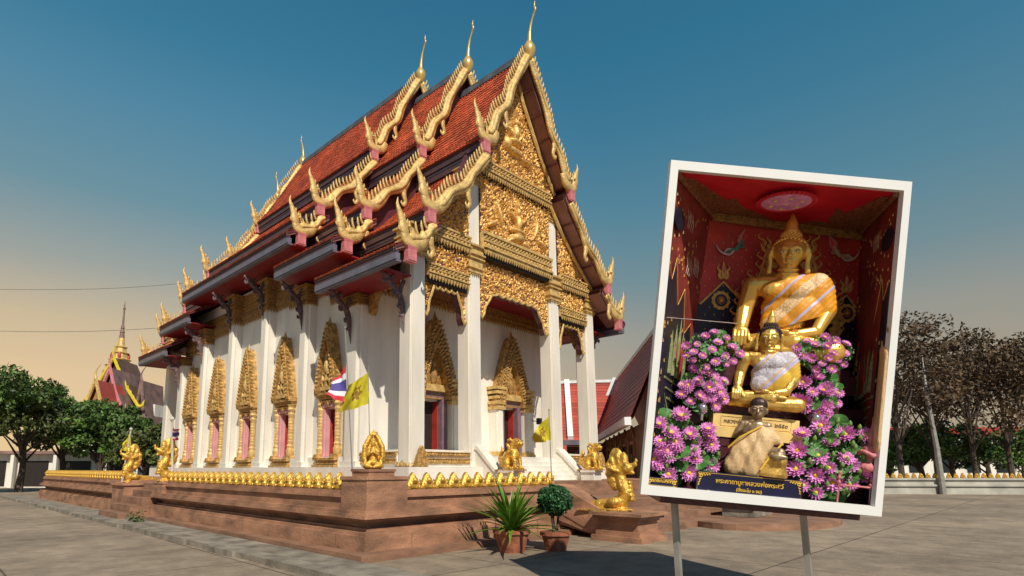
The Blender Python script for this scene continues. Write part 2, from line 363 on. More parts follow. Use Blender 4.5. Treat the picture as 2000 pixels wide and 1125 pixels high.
# ---------------------------------------------------------------- windows
def leafpoly(w, h, n=10, base=.0, sharp=0):
    """pointed arch outline, base centre at origin"""
    L = []
    for k in range(n+1):
        t = k/n; L.append((-w/2*((1-t)**sharp if sharp else (1-t**1.25)**.62*(1+.12*math.sin(math.pi*min(1, t*1.6)))), base+h*t))
    return L+[(-x, z) for x, z in reversed(L[:-1])]
SHY = random.Random(3)
def window_parts():
    """in local coordinates: wall surface is x=0, outside is -x, y along the wall"""
    P = {}
    f = MB()  # pink frame
    for y in (-.50, .50): f.bx(-.12, .02, y-.08, y+.08, 1.95, 3.95)
    for y in (-.38, .38): f.bx(-.07, .05, y-.04, y+.04, 2.0, 3.85)
    f.bx(-.14, .05, -.6, .6, 3.80, 4.02); f.bx(-.12, .25, -.42, .42, 1.98, 2.06)
    P['window_frame'] = (f, 'pinkf', False)
    P['colonnette'] = []
    for y in (-.68, .68):
        c = MB(); P['colonnette'].append((c, 'gold_flat', False)); c.lathe([(.13, 1.95), (.15, 2.05), (.12, 2.1), (.14, 2.3), (.10, 2.42), (.12, 2.48), (.085, 2.55)]+[(.085+.012*(k % 2), 2.6+k*.06) for k in range(18)]+[(.12, 3.72), (.09, 3.8), (.14, 3.9), (.10, 3.98), (.15, 4.1)], (-.12, y, 0), 8)
    s_ = MB(); s_.bx(-.30, .0, -.86, .86, 1.90, 1.99); s_.bx(-.22, .0, -.78, .78, 1.82, 1.90); s_.bx(-.26, .0, -.84, .84, 1.76, 1.82); s_.bx(-.32, 0, -.88, .88, 1.668, 1.74)
    for y in (-.68, .68): s_.frus((-.15, y), 1.98, 2.12, .17, .17, .13, .13)
    P['window_sill'] = (s_, 'gold', False)
    l = MB()
    l.bx(-.2, 0, -.82, .82, 4.08, 4.16); l.bx(-.3, 0, -.90, .90, 4.22, 4.30); l.bx(-.24, 0, -.86, .86, 4.16, 4.22)
    for k in range(9): y = -.64+k*.16; l.add([(-.16, y-.08, 4.06), (-.16, y+.08, 4.06), (-.16, y, 3.88-.08*math.cos(k*1.57)), (-.24, y, 4.0)], [(0, 1, 3), (1, 2, 3), (2, 0, 3), (0, 2, 1)])
    P['window_lintel'] = (l, 'gold', False)
    # niche back and flame gable
    nb = MB(); nb.prism(leafpoly(1.45, 2.3, sharp=.75), (-.02, 0, 4.30), (0, 1, 0), (0, 0, 1), (-.16, 0, 0)); P['niche_back'] = (nb, 'pinkf', False)
    fl = MB(); o = leafpoly(1.74, 2.6, 16, sharp=.78); i_ = leafpoly(1.26, 2.0, 16, sharp=.75)
    k = len(o); vs = [(-.33, p[0], 4.3+p[1]) for p in o]+[(-.33, p[0], 4.3+p[1]) for p in i_]+[(-.0, p[0], 4.3+p[1]) for p in o]+[(-.1, p[0], 4.3+p[1]) for p in i_]
    fl.add(vs, [(j, j+1, k+j+1, k+j) for j in range(k-1)]+[(2*k+j, 2*k+j+1, j+1, j) for j in range(k-1)]+[(k+j, k+j+1, 3*k+j+1, 3*k+j) for j in range(k-1)])
    for j in range(1, k-1):   # flame teeth along the outside
        y, z = o[j]; s = -1 if y < 0 else 1
        if abs(y) < .03: continue
        fl.add([(-.30, y, 4.3+z-.07), (-.30, y+s*.07, 4.3+z+.10), (-.30, y, 4.3+z+.09), (-.1, y, 4.3+z)], [(0, 1, 2), (0, 1, 3), (1, 2, 3)])
    for j in range(1, k-1, 1):   # beads
        y = (o[j][0]+i_[j][0])/2; z = (o[j][1]+i_[j][1])/2; fl.ell((-.35, y, 4.3+z), (.05, .055, .06), 6, 4)
    stroke(fl, [(0, 6.75, .11), (0, 6.95, .06), (0, 7.12, .01)], y=-.2, flat=.8, plane='yz')
    P['flame_gable'] = (fl, 'gold', False)
    ni = MB()
    ni.bx(-.30, -.18, -.06, .06, 4.32, 5.5); ni.box((-.24, 0, 5.0), (.12, .5, .06)); ni.box((-.24, 0, 4.75), (.14, .6, .06)); ni.box((-.24, 0, 4.45), (.16, .75, .14)); ni.ell((-.25, 0, 5.25), (.10, .17, .28)); ni.ell((-.25, 0, 5.6), (.07, .08, .2))
    for y in (-.3, .3): ni.ell((-.24, y, 4.75), (.07, .09, .26)); 
    P['niche_ornament'] = (ni, 'gold_flat', False)
    P['shutter'] = []
    for s in (-1, 1): sh = MB(); P['shutter'].append((sh, 'shutter', False)); sh.add([(.06, s*.36, 2.06), (.06, s*.36, 3.8), (.34, s*.28, 3.8), (.34, s*.28, 2.06), (.07, s*.33, 2.06), (.07, s*.33, 3.8), (.35, s*.25, 3.8), (.35, s*.25, 2.06)], [(0, 1, 2, 3), (7, 6, 5, 4), (0, 4, 5, 1), (2, 6, 7, 3)])
    return {n: [b_.mesh(n, M[m_], sm) for b_, m_, sm in (v if isinstance(v, list) else [v])] for n, v in P.items()}
WP = window_parts()
for s in (1, -1):
    for y in WY:
        w = place('window', WP['window_frame'][0], loc=(CX-s*(CX-XW), y, 0), scale=(s*1.25, .80, 1), **tw)
        for n in WP:
            if n != 'window_frame':
                for me_ in WP[n]: place(n, me_, w)

# ---------------------------------------------------------------- porch columns
def column_mesh(top):
    b = MB(); h = .31
    # stepped (redented) shaft
    b.bx(-h, h, -h+.07, h-.07, 1.664, top); b.bx(-h+.07, h-.07, -h, h, 1.665, top-.001); b.bx(-h+.035, h-.035, -h+.035, h-.035, 1.666, top-.002)
    b.bx(-h-.03, h+.03, -h-.03, h+.03, 1.668, 1.80)
    return b.mesh('column', M['white_col'])
colm = column_mesh(8.3)
cb, ch = capital_mesh(.66, .66, 1.0); colcap = cb.mesh('capital', M['gold_flat'])
budm = MB()
for a in range(4):
    c_, s_ = math.cos(a*math.pi/2), math.sin(a*math.pi/2)
    for u, w_, hh in ((-.22, .11, .16), (.22, .11, .16), (0, .14, .2)):
        p = [(-w_, 0), (w_, 0), (w_*.7, hh*.6), (0, hh), (-w_*.7, hh*.6)]
        q = [((u+px)*c_-(-.36)*s_*-1*-1, (u+px)*s_+(-.36)*c_, 1.668+pz) for px, pz in p]
        q = [((u+px)*c_+.36*s_, (u+px)*s_-.36*c_, 1.668+pz) for px, pz in p]; ctr = (u*c_+.42*s_, u*s_-.42*c_, 1.668+hh*.4)
        n_ = len(q); budm.add(q+[ctr], [(i, (i+1) % n_, n_) for i in range(n_)])
budme = budm.mesh('base_leaves', M['gold'])
CXS = [.31, 2.90, 2*CX-2.90, 2*CX-.31]
for yc in (.31, 21.6):
    for i, x in enumerate(CXS):
        c = place('column', colm, loc=(x, yc, 0), **tw)
        place('capital', colcap, c, loc=(0, 0, 8.3), scale=(1, 1, 1.02/ch if i in (1, 2) else .95/ch))
        if i in (0, 3): place('base_leaves', budme, c)
        if yc < 1 and i in (1, 2):
            u = MB(); u.bx(-.27, .27, -.27, .27, 9.36, 11.7); uc = build(u, 'upper_column', M['white_col'], c)
            place('upper_capital', colcap, c, loc=(0, 0, 11.7), scale=(.86, .86, .6/ch))
# dado bands around the porch
for (x0, x1, y0, y1) in [(.63, 2.58, .05, .25), (2*CX-2.58, 2*CX-.63, .05, .25), (.02, .22, .65, YW0-.02), (2*CX-.22, 2*CX-.02, .65, YW0-.02)]:
    b = MB(); b.bx(x0, x1, y0, y1, 1.668, 2.12); d = build(b, 'dado', M['white'], **tw)
    g1 = MB()
    if x1-x0 > 1:
        for z0, z1, e in ((1.76, 1.90, .05), (1.90, 1.93, .08), (2.0, 2.10, .06), (2.10, 2.125, .09)): g1.bx(x0, x1, y0-e, y0+.02, z0, z1)
        for k in range(18): xx = x0+(k+.5)*(x1-x0)/18; g1.ell((xx, y0-.065, 2.05), (.04, .03, .035), 6, 4); g1.ell((xx, y0-.055, 1.83), (.045, .03, .05), 6, 4)
    else:
        s = -1 if x0 < CX else 1; xa = x0 if s < 0 else x1
        for z0, z1, e in ((1.76, 1.90, .05), (1.90, 1.93, .08), (2.0, 2.10, .06), (2.10, 2.125, .09)): g1.bx(min(xa, xa+s*e), max(xa, xa+s*e), y0, y1, z0, z1)
    q = build(g1, 'gold_band', M['gold'], parent=d, world=True)
    c = MB(); c.bx(x0-.02, x1+.02, y0-.04, y1+.04, 2.128, 2.19); build(c, 'coping', M['white_col'], parent=d, world=True)
for s in (1, -1): place('bracket', brm, loc=(CX-s*(CX+.02), .31, 7.55), scale=(s, 1, 1), **tw)
# sema-shaped gold tablets at the outer columns
for i, (x, y) in enumerate([(.28, -.12), (2*CX-.2, -.12)]):
    b = MB(); b.prism(leafpoly(.46, .62, 8), (x, y, 1.668), (1, 0, 0), (0, 0, 1), (0, -.12, 0)); 
    for k in range(5): b.tube([(x-.16+k*.08, y-.125, 1.70), (x-.13+k*.065, y-.125, 2.1)], .025, 6)
    build(b, 'gilded_tablet', M['gold'], **tw)
# porch ceiling
for y0, y1 in ((-.02, YW0), (YW1, 21.9)):
    b = MB(); b.bx(.1, 2*CX-.1, y0+(.42 if y0 < 1 else .06), y1-(0 if y0 < 1 else .3), 8.30, 8.36); c = build(b, 'porch_ceiling', M['red'], **tw)
    if y0 < 1:
        for x in (1.6, 4.1, 5.3, 6.4, 8.9):
            l = MB(); l.lathe([(.16, 0), (.17, -.02), (.12, -.035), (.11, -.02)], (x, 1.2, 8.298), 12); build(l, 'downlight', M['black'], parent=c, world=True)
# ochre frieze inside the porch and arched beams of its sides
b = MB(); b.bx(XW+.36, XR-.36, YW0-.09, YW0-.003, 7.72, 8.298)
for k in range(60):
    x = XW+.4+(k+.5)*(XR-XW-.8)/60; b.add([(x-.08, YW0-.1, 7.74), (x+.08, YW0-.1, 7.74), (x, YW0-.08, 7.58), (x, YW0-.15, 7.8)], [(0, 1, 3), (1, 2, 3), (2, 0, 3)])
    b.ell((x, YW0-.1, 7.95), (.06, .05, .1), 6, 4)
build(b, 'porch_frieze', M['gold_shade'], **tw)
def arch_poly(x0, x1, ztop, zmid, zleg, wleg, n=9, lobes=7):
    """beam with scalloped underside"""
    L = [(x0, ztop), (x0, zleg)]; X0, X1 = x0+wleg, x1-wleg; L.append((x0+wleg*.55, zleg-.12)); L.append((X0, zleg+.1))
    m = 72
    for k in range(m+1):
        t = k/m; x = X0+(X1-X0)*t; e = min(t, 1-t)*2
        z = zleg+.15+(zmid-zleg-.15)*min(1, (e*3.2))**.6; z -= .09*abs(math.sin(math.pi*lobes*t))-.04
        L.append((x, z))
    L += [(X1, zleg+.1), (x1-wleg*.55, zleg-.12), (x1, zleg), (x1, ztop)]; return L
for s in (1, -1):
    b = MB(); p = arch_poly(.62, YW0-.02, 8.298, 7.6, 6.9, .25, lobes=5); x = CX-s*(CX-.2)
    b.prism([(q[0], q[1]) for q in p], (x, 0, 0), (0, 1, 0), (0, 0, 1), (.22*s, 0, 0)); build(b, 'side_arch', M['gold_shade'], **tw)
# doorways on the porch wall
def doorway():
    P = {}
    f = MB()
    for x in (-.56, .56): f.bx(x-.12, x+.12, -.22, 0, 2.03, 4.2)
    f.bx(-.68, .68, -.20, 0, 4.2, 4.4); P['door_frame'] = (f, 'purple')
    P['engaged_column'] = []
    for s in (-1, 1): w = MB(); w.bx(s*.95-.2, s*.95+.2, -.42, -.003, 2.03, 3.98); w.bx(s*.95-.12, s*.95+.12, -.47, -.42, 2.03, 3.97); P['engaged_column'].append((w, 'white_col'))
    P['door_capital'] = []
    for s in (-1, 1):
        g_ = MB(); P['door_capital'].append((g_, 'gold_flat'))
        for z, e in ((3.98, .05), (4.10, .0), (4.2, .06), (4.42, .02), (4.62, .07), (4.8, .10)): g_.box((s*.95, -.24, z+.06), (.44+2*e, .46+2*e, .12))
        P.setdefault('column_base', []); g_ = MB(); P['column_base'].append((g_, 'gold_flat')); g_.box((s*.95, -.24, 2.12), (.56, .56, .16)); g_.box((s*.95, -.24, 2.24), (.5, .5, .1))
    g_ = MB(); g_.bx(-.72, .72, -.35, -.003, 4.42, 4.66); P['door_lintel'] = (g_, 'gold_flat')
    a = MB(); o = leafpoly(2.3, 3.0, 18, sharp=.74); i_ = leafpoly(1.25, 1.9, 18, sharp=.68); k = len(o); z0 = 4.5
    def zz(p): return z0-.35+p[1]
    vs = [(p[0], -.46, zz(p)) for p in o]+[(p[0], -.46, zz(p)) for p in i_]+[(p[0], -.0, zz(p)) for p in o]+[(p[0], -.15, zz(p)) for p in i_]
    a.add(vs, [(j, j+1, k+j+1, k+j) for j in range(k-1)]+[(2*k+j, 2*k+j+1, j+1, j) for j in range(k-1)]+[(k+j, k+j+1, 3*k+j+1, 3*k+j) for j in range(k-1)])
    for j in range(1, k-1):
        x, z = o[j]; s = -1 if x < 0 else 1
        if abs(x) < .03: continue
        a.add([(x, -.44, z0-.35+z-.1), (x+s*.10, -.44, z0-.35+z+.14), (x, -.44, z0-.35+z+.12), (x, -.2, z0-.35+z)], [(0, 1, 2), (0, 1, 3), (1, 2, 3)])
    rr = random.Random(5)
    for j in range(1, k-1):
        for f_ in (.18, .45, .75):
            x = o[j][0]*(1-f_)+i_[j][0]*f_; z = o[j][1]*(1-f_)+i_[j][1]*f_
            a.tube([(x-.07, -.48, z0-.35+z-.05), (x, -.53, z0-.35+z+.02), (x+.07*rr.choice((-1, 1)), -.49, z0-.35+z+.1)], [.03, .045, .01], 5)
    stroke(a, [(0, 7.1, .1), (0, 7.3, .05), (0, 7.45, .01)], y=-.3, flat=.8); P['flame_arch'] = (a, 'gold')
    t = MB(); t.prism(leafpoly(1.4, 1.8, 10), (0, -.12, 4.15), (1, 0, 0), (0, 0, 1), (0, -.08, 0)); t.ell((0, -.25, 5.0), (.16, .1, .35)); t.ell((0, -.25, 5.45), (.1, .08, .2)); P['tympanum'] = (t, 'gold_shade')
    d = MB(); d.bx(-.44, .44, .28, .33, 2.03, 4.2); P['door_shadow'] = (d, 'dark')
    dl = MB(); dl.bx(-.45, -.40, .0, .3, 2.03, 4.15); dr = MB(); dr.bx(.40, .45, .0, .3, 2.03, 4.15); P['door_leaf'] = [(dl, 'shutter'), (dr, 'shutter')]
    return {n: [b_.mesh(n, M[m_]) for b_, m_ in (v if isinstance(v, list) else [v])] for n, v in P.items()}
DP = doorway()
for x in DX:
    d = place('doorway', DP['door_frame'][0], loc=(x, YW0, 0), **tw)
    for n in DP:
        if n != 'door_frame':
            for me_ in DP[n]: place(n, me_, d)

# ---------------------------------------------------------------- roof profile (tier C values; dx from the ridge, z)
L1 = [(0, 17.6), (.75, 16.25), (1.65, 14.62), (2.2, 13.72), (2.75, 12.95)]
L2 = [(2.25, 12.62), (3.1, 11.55), (4.1, 10.5), (5.3, 9.48)]
L3 = [(4.75, 9.18), (5.4, 8.6), (6.54, 7.96)]
LAY = [L1, L2, L3]
def prof_z(dx):
    dx = abs(dx)
    for L in (L1, L2, L3):
        if dx <= L[-1][0]:
            for a, c in zip(L[:-1], L[1:]):
                if dx <= c[0]: return a[1]+(c[1]-a[1])*(max(dx, a[0])-a[0])/(c[0]-a[0])
    return L3[-1][1]
TIERS = [(-.8, 3.6, 0.0, 1), (2.5, 6.6, 1.22, 1), (5.6, 16.4, 2.4, 0), (15.4, 19.5, 1.22, -1), (18.4, 22.8, 0.0, -1)]   # y0,y1,dz,dir
def tiles(y0, y1, dz):
    b = MB(); cw = .165; n = max(1, round((y1-y0)/cw)); cw = (y1-y0)/n
    for L in LAY:
        pts = []
        for a, c in zip(L[:-1], L[1:]):
            ln = math.dist(a, c); m = max(1, round(ln/.24))
            pts += [(a[0]+(c[0]-a[0])*k/m, a[1]+(c[1]-a[1])*k/m) for k in range(m)]
        pts.append(L[-1])
        for i in range(len(pts)-1):
            (xa, za), (xb, zb) = pts[i], pts[i+1]; l = math.dist(pts[i], pts[i+1]); nx, nz = (za-zb)/l, (xb-xa)/l
            for j in range(n):
                ya = y0+j*cw; q = .012*rng.random()
                h0, h1 = .01, .038+q; hr = .028
                A = lambda x, z, h, y: (x+nx*h, y, z+nz*h+dz)
                v = [A(xa, za, h0, ya), A(xa, za, h0+hr, ya+cw/2), A(xa, za, h0, ya+cw), A(xb, zb, h1, ya+.01), A(xb, zb, h1+hr, ya+cw/2), A(xb, zb, h1, ya+cw-.01), A(xb, zb, -.01, ya), A(xb, zb, -.01, ya+cw)]
                b.add(v, [(0, 1, 4, 3), (1, 2, 5, 4), (3, 4, 5, 7, 6)], float(rng.random()))
    return b
def deck(y0, y1, dz):
    b = MB()
    for L in LAY:
        for (xa, za), (xb, zb) in zip(L[:-1], L[1:]):
            b.add([(xa, y0, za+dz), (xa, y1, za+dz), (xb, y1, zb+dz), (xb, y0, zb+dz), (xa, y0, za+dz-.09), (xa, y1, za+dz-.09), (xb, y1, zb+dz-.09), (xb, y0, zb+dz-.09)],
                  [(0, 1, 2, 3), (7, 6, 5, 4), (0, 3, 7, 4), (1, 5, 6, 2)])
    return b
def fascias(y0, y1, dz, fr):
    P = []
    for i, L in enumerate(LAY):
        x, z = L[-1]; z += dz; a = MB(); r = MB()
        if i < 2:
            a.bx(x-.10, x-.03, y0+.05, y1, z-.30, z-.02); a.bx(x-.20, x-.10, y0+.05, y1, z-.62 if i == 0 else z-.5, z-.09)
            r.bx(x-.13, x-.08, y0+.05, y1, z-.40, z-.33)
        else:
            a.bx(x-.14, x-.03, y0+.05, y1, z-.20, z-.01); r.bx(x-.19, x-.02, y0+.05, y1, z-.40, z-.205); r.bx(x-.24, x-.05, y0+.05, y1, z-.46, z-.405)
            e = MB(); e.bx(5.0, x-.245, y0+(.85 if fr else .08), y1, z-.44, z-.39); P.append(('soffit', e, 'red'))
        P += [('eave_board', a, 'fascia2'), ('gutter', r, 'fascia')]
    return [(n, b_.mesh(n, M[m_])) for n, b_, m_ in P]
def gable_wall(y, dz, m, nm, inset=.02):
    P = []
    for L in (L1, L2, L3):
        P += [(-x+inset, z-.11) for x, z in L]
    P = [(0, L1[0][1]-.12)]+[(-x+inset, z-.11) for x, z in L1[1:]]+[(-2.3, 12.45)]+[(-x+inset, z-.11) for x, z in L2[1:]]+[(-4.8, 9.05)]+[(-x+inset, z-.11) for x, z in L3[1:-1]]+[(-5.2, 8.45), (-5.2, 8.4)]
    P = P+[(-x, z) for x, z in reversed(P[1:])]
    b = MB(); b.prism([(x, z) for x, z in P], (CX, y, dz), (1, 0, 0), (0, 0, 1), (0, .08, 0)); return build(b, nm, M[m], **tw)
# bargeboard pieces in local (u outwards, z) coordinates, origin at ridge plane, y=0
def along(L, t):
    d = [0]
    for a, c in zip(L[:-1], L[1:]): d.append(d[-1]+math.dist(a, c))
    q = t*d[-1]
    for i in range(len(L)-1):
        if q <= d[i+1]+1e-9:
            f = (q-d[i])/(d[i+1]-d[i]); a, c = L[i], L[i+1]; l = math.dist(a, c)
            return (a[0]+(c[0]-a[0])*f, a[1]+(c[1]-a[1])*f), ((c[0]-a[0])/l, (c[1]-a[1])/l)
    a, c = L[-2], L[-1]; l = math.dist(a, c); return c, ((c[0]-a[0])/l, (c[1]-a[1])/l)
def barge(L, t0, t1, straight, claw, nteeth, w=.20, amp=.10, waves=1.6):
    b = MB(); pts = []; top = []
    n = 40
    for k in range(n+1):
        t = t0+(t1-t0)*k/n; (x, z), (dx, dz) = along(L, t); nx, nz = -dz, dx     # normal pointing up/out
        f = max(0, (k/n-straight)/(1-straight)); wv = -amp*(1-math.cos(f*waves*2*math.pi))*.8
        pts.append((x+nx*(.02+wv), 0, z+nz*(.02+wv))); top.append((x, z, nx, nz, wv, dx, dz))
    b.tube(pts, [w*.95+.03*math.sin(k*.4) for k in range(n+1)], 8, .45, (0, 1, 0))
    b.tube([(p[0], -.07, p[2]) for p in pts], w*.45, 6, .6, (0, 1, 0))
    if claw:
        i = int(n*claw); x, z, nx, nz, wv, dx, dz = top[i]; px, pz = pts[i][0]-nx*w, pts[i][2]-nz*w
        stroke(b, [(px, pz+.1, .13), (px-.04, pz-.14, .11), (px-.10, pz-.34, .09), (px-.01, pz-.5, .075), (px+.09, pz-.42, .04), (px+.07, pz-.33, .015)], flat=.6)
    m = MB()
    for k in range(nteeth):
        i = (k+.5)/nteeth*n; i0 = min(int(i), n-1); f = i-i0
        x = pts[i0][0]*(1-f)+pts[i0+1][0]*f; z = pts[i0][2]*(1-f)+pts[i0+1][2]*f; nx, nz, dx, dz = top[i0][2], top[i0][3], top[i0][5], top[i0][6]
        # every tooth curls upwards
        q = [(x+nx*.12, z+nz*.12, .05), (x+nx*.24+.0, z+nz*.22+.04, .05), (x+nx*.30, z+nz*.28+.13, .045), (x+nx*.33-.01, z+nz*.30+.24, .02)]
        stroke(m, q, flat=.7, n=2, seg=5)
    return b.mesh('bargeboard', M['gold_flat'], True), m.mesh('crest_teeth', M['gold_flat'], True)
BG = [barge(L1, .03, .93, .42, .70, 24), barge(L2, .10, .90, .30, .55, 18), barge(L3, .16, .72, .1, .40, 5, w=.17, amp=.07, waves=1)]
# naga head finial (origin: bottom of its curl; u outwards)
nb = MB()
stroke(nb, [(-.55, .52, .18), (-.44, .24, .20), (-.20, .08, .21), (.02, .05, .20), (.20, .18, .18), (.25, .40, .15), (.13, .52, .10), (.04, .46, .05)], flat=.55, n=6)
stroke(nb, [(.20, .22, .14), (.30, .45, .17), (.34, .66, .145), (.43, .88, .105), (.53, 1.12, .06), (.52, 1.36, .006)], flat=.6, n=6)
stroke(nb, [(.27, .5, .07), (.16, .66, .06), (.14, .80, .01)], flat=.5); stroke(nb, [(.34, .68, .05), (.27, .82, .045), (.27, .94, .008)], flat=.5)
stroke(nb, [(-.28, .25, .07), (-.26, .44, .055), (-.20, .62, .006)], flat=.5); stroke(nb, [(-.10, .22, .07), (-.08, .42, .05), (-.02, .6, .006)], flat=.5)
stroke(nb, [(.36, .35, .05), (.46, .42, .04), (.46, .52, .01)], flat=.5); nb.ell((.16, -.11, .52), (.05, .05, .05), 8, 6)
nagam = nb.mesh('naga_finial', M['gold_flat'], True)
pk = MB()
for k in range(3): pk.bx(-.17+.115*k, -.065+.115*k, -.07, .12, -.46, -.10)
pk.bx(-.19, .19, -.05, .14, -.50, -.45); pk.frus((0, .02), -.13, -.04, .17, .09, .22, .12); pkm = pk.mesh('lotus_block', M['pink'])
chb = MB()   # chofa: swelling bulb, then a slender horn that bends forward (towards -y)
chb.lathe([(.03, -.25), (.13, -.1), (.19, .02), (.235, .16), (.25, .28), (.21, .42), (.15, .52), (.11, .6)], (0, 0, 0), 16)
q = bez([(0, .55, .12), (-.02, .8, .085), (-.06, 1.1, .06), (-.14, 1.4, .045), (-.26, 1.66, .04), (-.34, 1.84, .05), (-.30, 2.02, .035), (-.34, 2.22, .005)], 6)
chb.tube([(0, a[0], a[1]) for a in q], [max(.004, a[2]) for a in q], 8, .8, (1, 0, 0)); chm = chb.mesh('chofa', M['gold_smooth'], True)
NAG = [(2.62, 12.93), (5.2, 9.55), (5.98, 8.12)]
tile_mesh = {}
for ti, (y0, y1, dz, d) in enumerate(TIERS):
    key = round(y1-y0, 2)
    yf = y0 if d >= 0 else y1
    dk = deck(y0, y1, dz).mesh('roof_slope', M['maroon']); tm = tiles(y0, y1, dz).mesh('roof_tiles', M['tile']); fa = fascias(y0, y1, dz, ti == 0)
    for s in (-1, 1):
        rs = place('roof_slope', dk, loc=(CX, 0, 0), scale=(s, 1, 1), **tw)
        place('roof_tiles', tm, rs, kind='stuff')
        for n, me_ in fa: place(n, me_, rs)
    r = MB(); r.bx(CX-.14, CX+.14, y0+.1, y1-.1 if not d else y1, 17.52+dz, 17.74+dz); r.bx(CX-.08, CX+.08, y0+.1, y1-.1 if not d else y1, 17.74+dz, 17.84+dz); build(r, 'ridge_cap', M['ridge'], **tw)
    ends = [(y0, 1)] if d > 0 else ([(y1, -1)] if d < 0 else [(y0, 1), (y1, -1)])
    for yy, e in ends:
        if not (ti == 0): gable_wall(yy+(.35 if e > 0 else -.43), dz, 'maroon', 'gable_wall')
        for s in (-1, 1):
            for i, (bm_, tm_) in enumerate(BG):
                bb = place('bargeboard', bm_, loc=(CX, yy, dz), scale=(s, e, 1), **tw); place('crest_teeth', tm_, bb, kind='stuff')
                nn = place('naga_finial', nagam, loc=(CX+s*NAG[i][0], yy, NAG[i][1]+dz-.05), scale=(s, e, 1), **tw); place('lotus_block', pkm, nn)
        place('chofa', chm, loc=(CX, yy-.02*e, 17.55+dz), scale=(1, e, 1), **tw)
        for s in (-1, 1):    # rafters' verge board behind the bargeboard
            v = MB()
            for L in LAY:
                for (xa, za), (xb, zb) in zip(L[:-1], L[1:]):
                    v.add([(CX+s*xa, yy+e*.03, za+dz-.0), (CX+s*xb, yy+e*.03, zb+dz-.0), (CX+s*xb, yy+e*.03, zb+dz-.16), (CX+s*xa, yy+e*.03, za+dz-.2),
                           (CX+s*xa, yy+e*.12, za+dz-.0), (CX+s*xb, yy+e*.12, zb+dz-.0), (CX+s*xb, yy+e*.12, zb+dz-.16), (CX+s*xa, yy+e*.12, za+dz-.2)], [(0, 1, 2, 3), (4, 5, 6, 7), (0, 1, 5, 4), (3, 2, 6, 7)])
            build(v, 'verge_board', M['soffit'], **tw)
# boxed soffit panels under the front verge, each one a piece, with ribs between
for s in (-1, 1):
    for L, m in ((L1, 5), (L2, 4), (L3, 2)):
        for k in range(m):
            t0, t1 = .04+.92*k/m, .04+.92*(k+1)/m
            (xa, za), (dx, dz_) = along(L, t0); (xb, zb), _ = along(L, t1); nx, nz = dz_*.18, -dx*.18
            nx, nz = -abs(nx), -abs(nz)
            b = MB(); v = [(CX+s*(xa+nx), -.66, za+nz), (CX+s*(xb+nx), -.66, zb+nz), (CX+s*(xb+nx), -.0, zb+nz), (CX+s*(xa+nx), -.0, za+nz)]
            v += [(CX+s*(xa+nx*.6), -.66, za+nz*.6), (CX+s*(xb+nx*.6), -.66, zb+nz*.6), (CX+s*(xb+nx*.6), -.0, zb+nz*.6), (CX+s*(xa+nx*.6), -.0, za+nz*.6)]
            b.add(v, [(0, 1, 2, 3), (7, 6, 5, 4), (0, 4, 5, 1), (3, 2, 6, 7)]); build(b, 'soffit_panel', M['soffit'], **tw)
            b = MB(); b.tube([(CX+s*(xb+nx*1.2), -.68, zb+nz*1.2), (CX+s*(xb+nx*1.2), -.0, zb+nz*1.2)], .045, 6); build(b, 'soffit_rib', M['maroon'], **tw)

# ---------------------------------------------------------------- carved pediment
def relief(x0, x1, z0, z1, inside, y=0.0, res=.04, amp=.085, cell=.36, seed=1, ext=None):
    r = np.random.default_rng(seed); nx, nz = int((x1-x0)/res)+1, int((z1-z0)/res)+1
    X, Z = np.meshgrid(np.linspace(x0, x1, nx), np.linspace(z0, z1, nz), indexing='ij')
    H = np.zeros_like(X)
    for c, a in ((cell, .8), (cell*.42, .5)):
        gx, gz = np.meshgrid(np.arange(x0-c, x1+c, c), np.arange(z0-c, z1+c, c*.87), indexing='ij')
        gx = gx+((np.arange(gz.shape[1]) % 2)*c/2)[None, :]; gx = gx+r.normal(0, c*.13, gx.shape); gz = gz+r.normal(0, c*.13, gx.shape)
        S = np.stack([gx.ravel(), gz.ravel()], 1); sp_ = r.choice([-1, 1], len(S)); ph = r.uniform(0, 6.28, len(S))
        D = (X.ravel()[:, None]-S[:, 0])**2+(Z.ravel()[:, None]-S[:, 1])**2; i = D.argmin(1); d = np.sqrt(D[np.arange(len(i)), i])/c
        th = np.arctan2(Z.ravel()-S[i, 1], X.ravel()-S[i, 0])
        q_ = 1-np.abs(np.sin(1.5*th*sp_[i]+ph[i]+d*7.5))*1.5; h = np.clip(q_, -.55, .7)-.25*np.clip(d-.45, 0, 1)+.55*np.exp(-(d/.15)**2)
        H += a*h.reshape(X.shape)
    H = H*amp*.95+r.normal(0, amp*.05, H.shape)
    if ext is not None: H = np.maximum(H, ext(X, Z))
    ins = inside(X, Z); idx = np.arange(nx*nz).reshape(nx, nz)
    V = np.stack([X.ravel(), y-H.ravel(), Z.ravel()], 1)
    q = ins[:-1, :-1] & ins[1:, :-1] & ins[:-1, 1:] & ins[1:, 1:]
    a, b_, c, d_ = idx[:-1, :-1][q], idx[1:, :-1][q], idx[1:, 1:][q], idx[:-1, 1:][q]
    me = bpy.data.meshes.new('carved_relief'); me.from_pydata(V.tolist(), [], np.stack([a, b_, c, d_], 1).tolist()); me.materials.append(M['gold_relief']); me.update(); return me
def rel_panel(name, x0, x1, z0, z1, inside, poly=None, **k):
    p = MB(); pl = poly or [(x0, z0), (x1, z0), (x1, z1), (x0, z1)]
    p.prism(pl, (0, .012, 0), (1, 0, 0), (0, 0, 1), (0, .14, 0)); pp = build(p, name, M['mosaic'], **tw)
    place('carved_relief', relief(x0, x1, z0, z1, inside, **k), pp, world=True); return pp
pz = np.vectorize(prof_z)
def under(m): return lambda X, Z: Z < pz(X-CX)-m
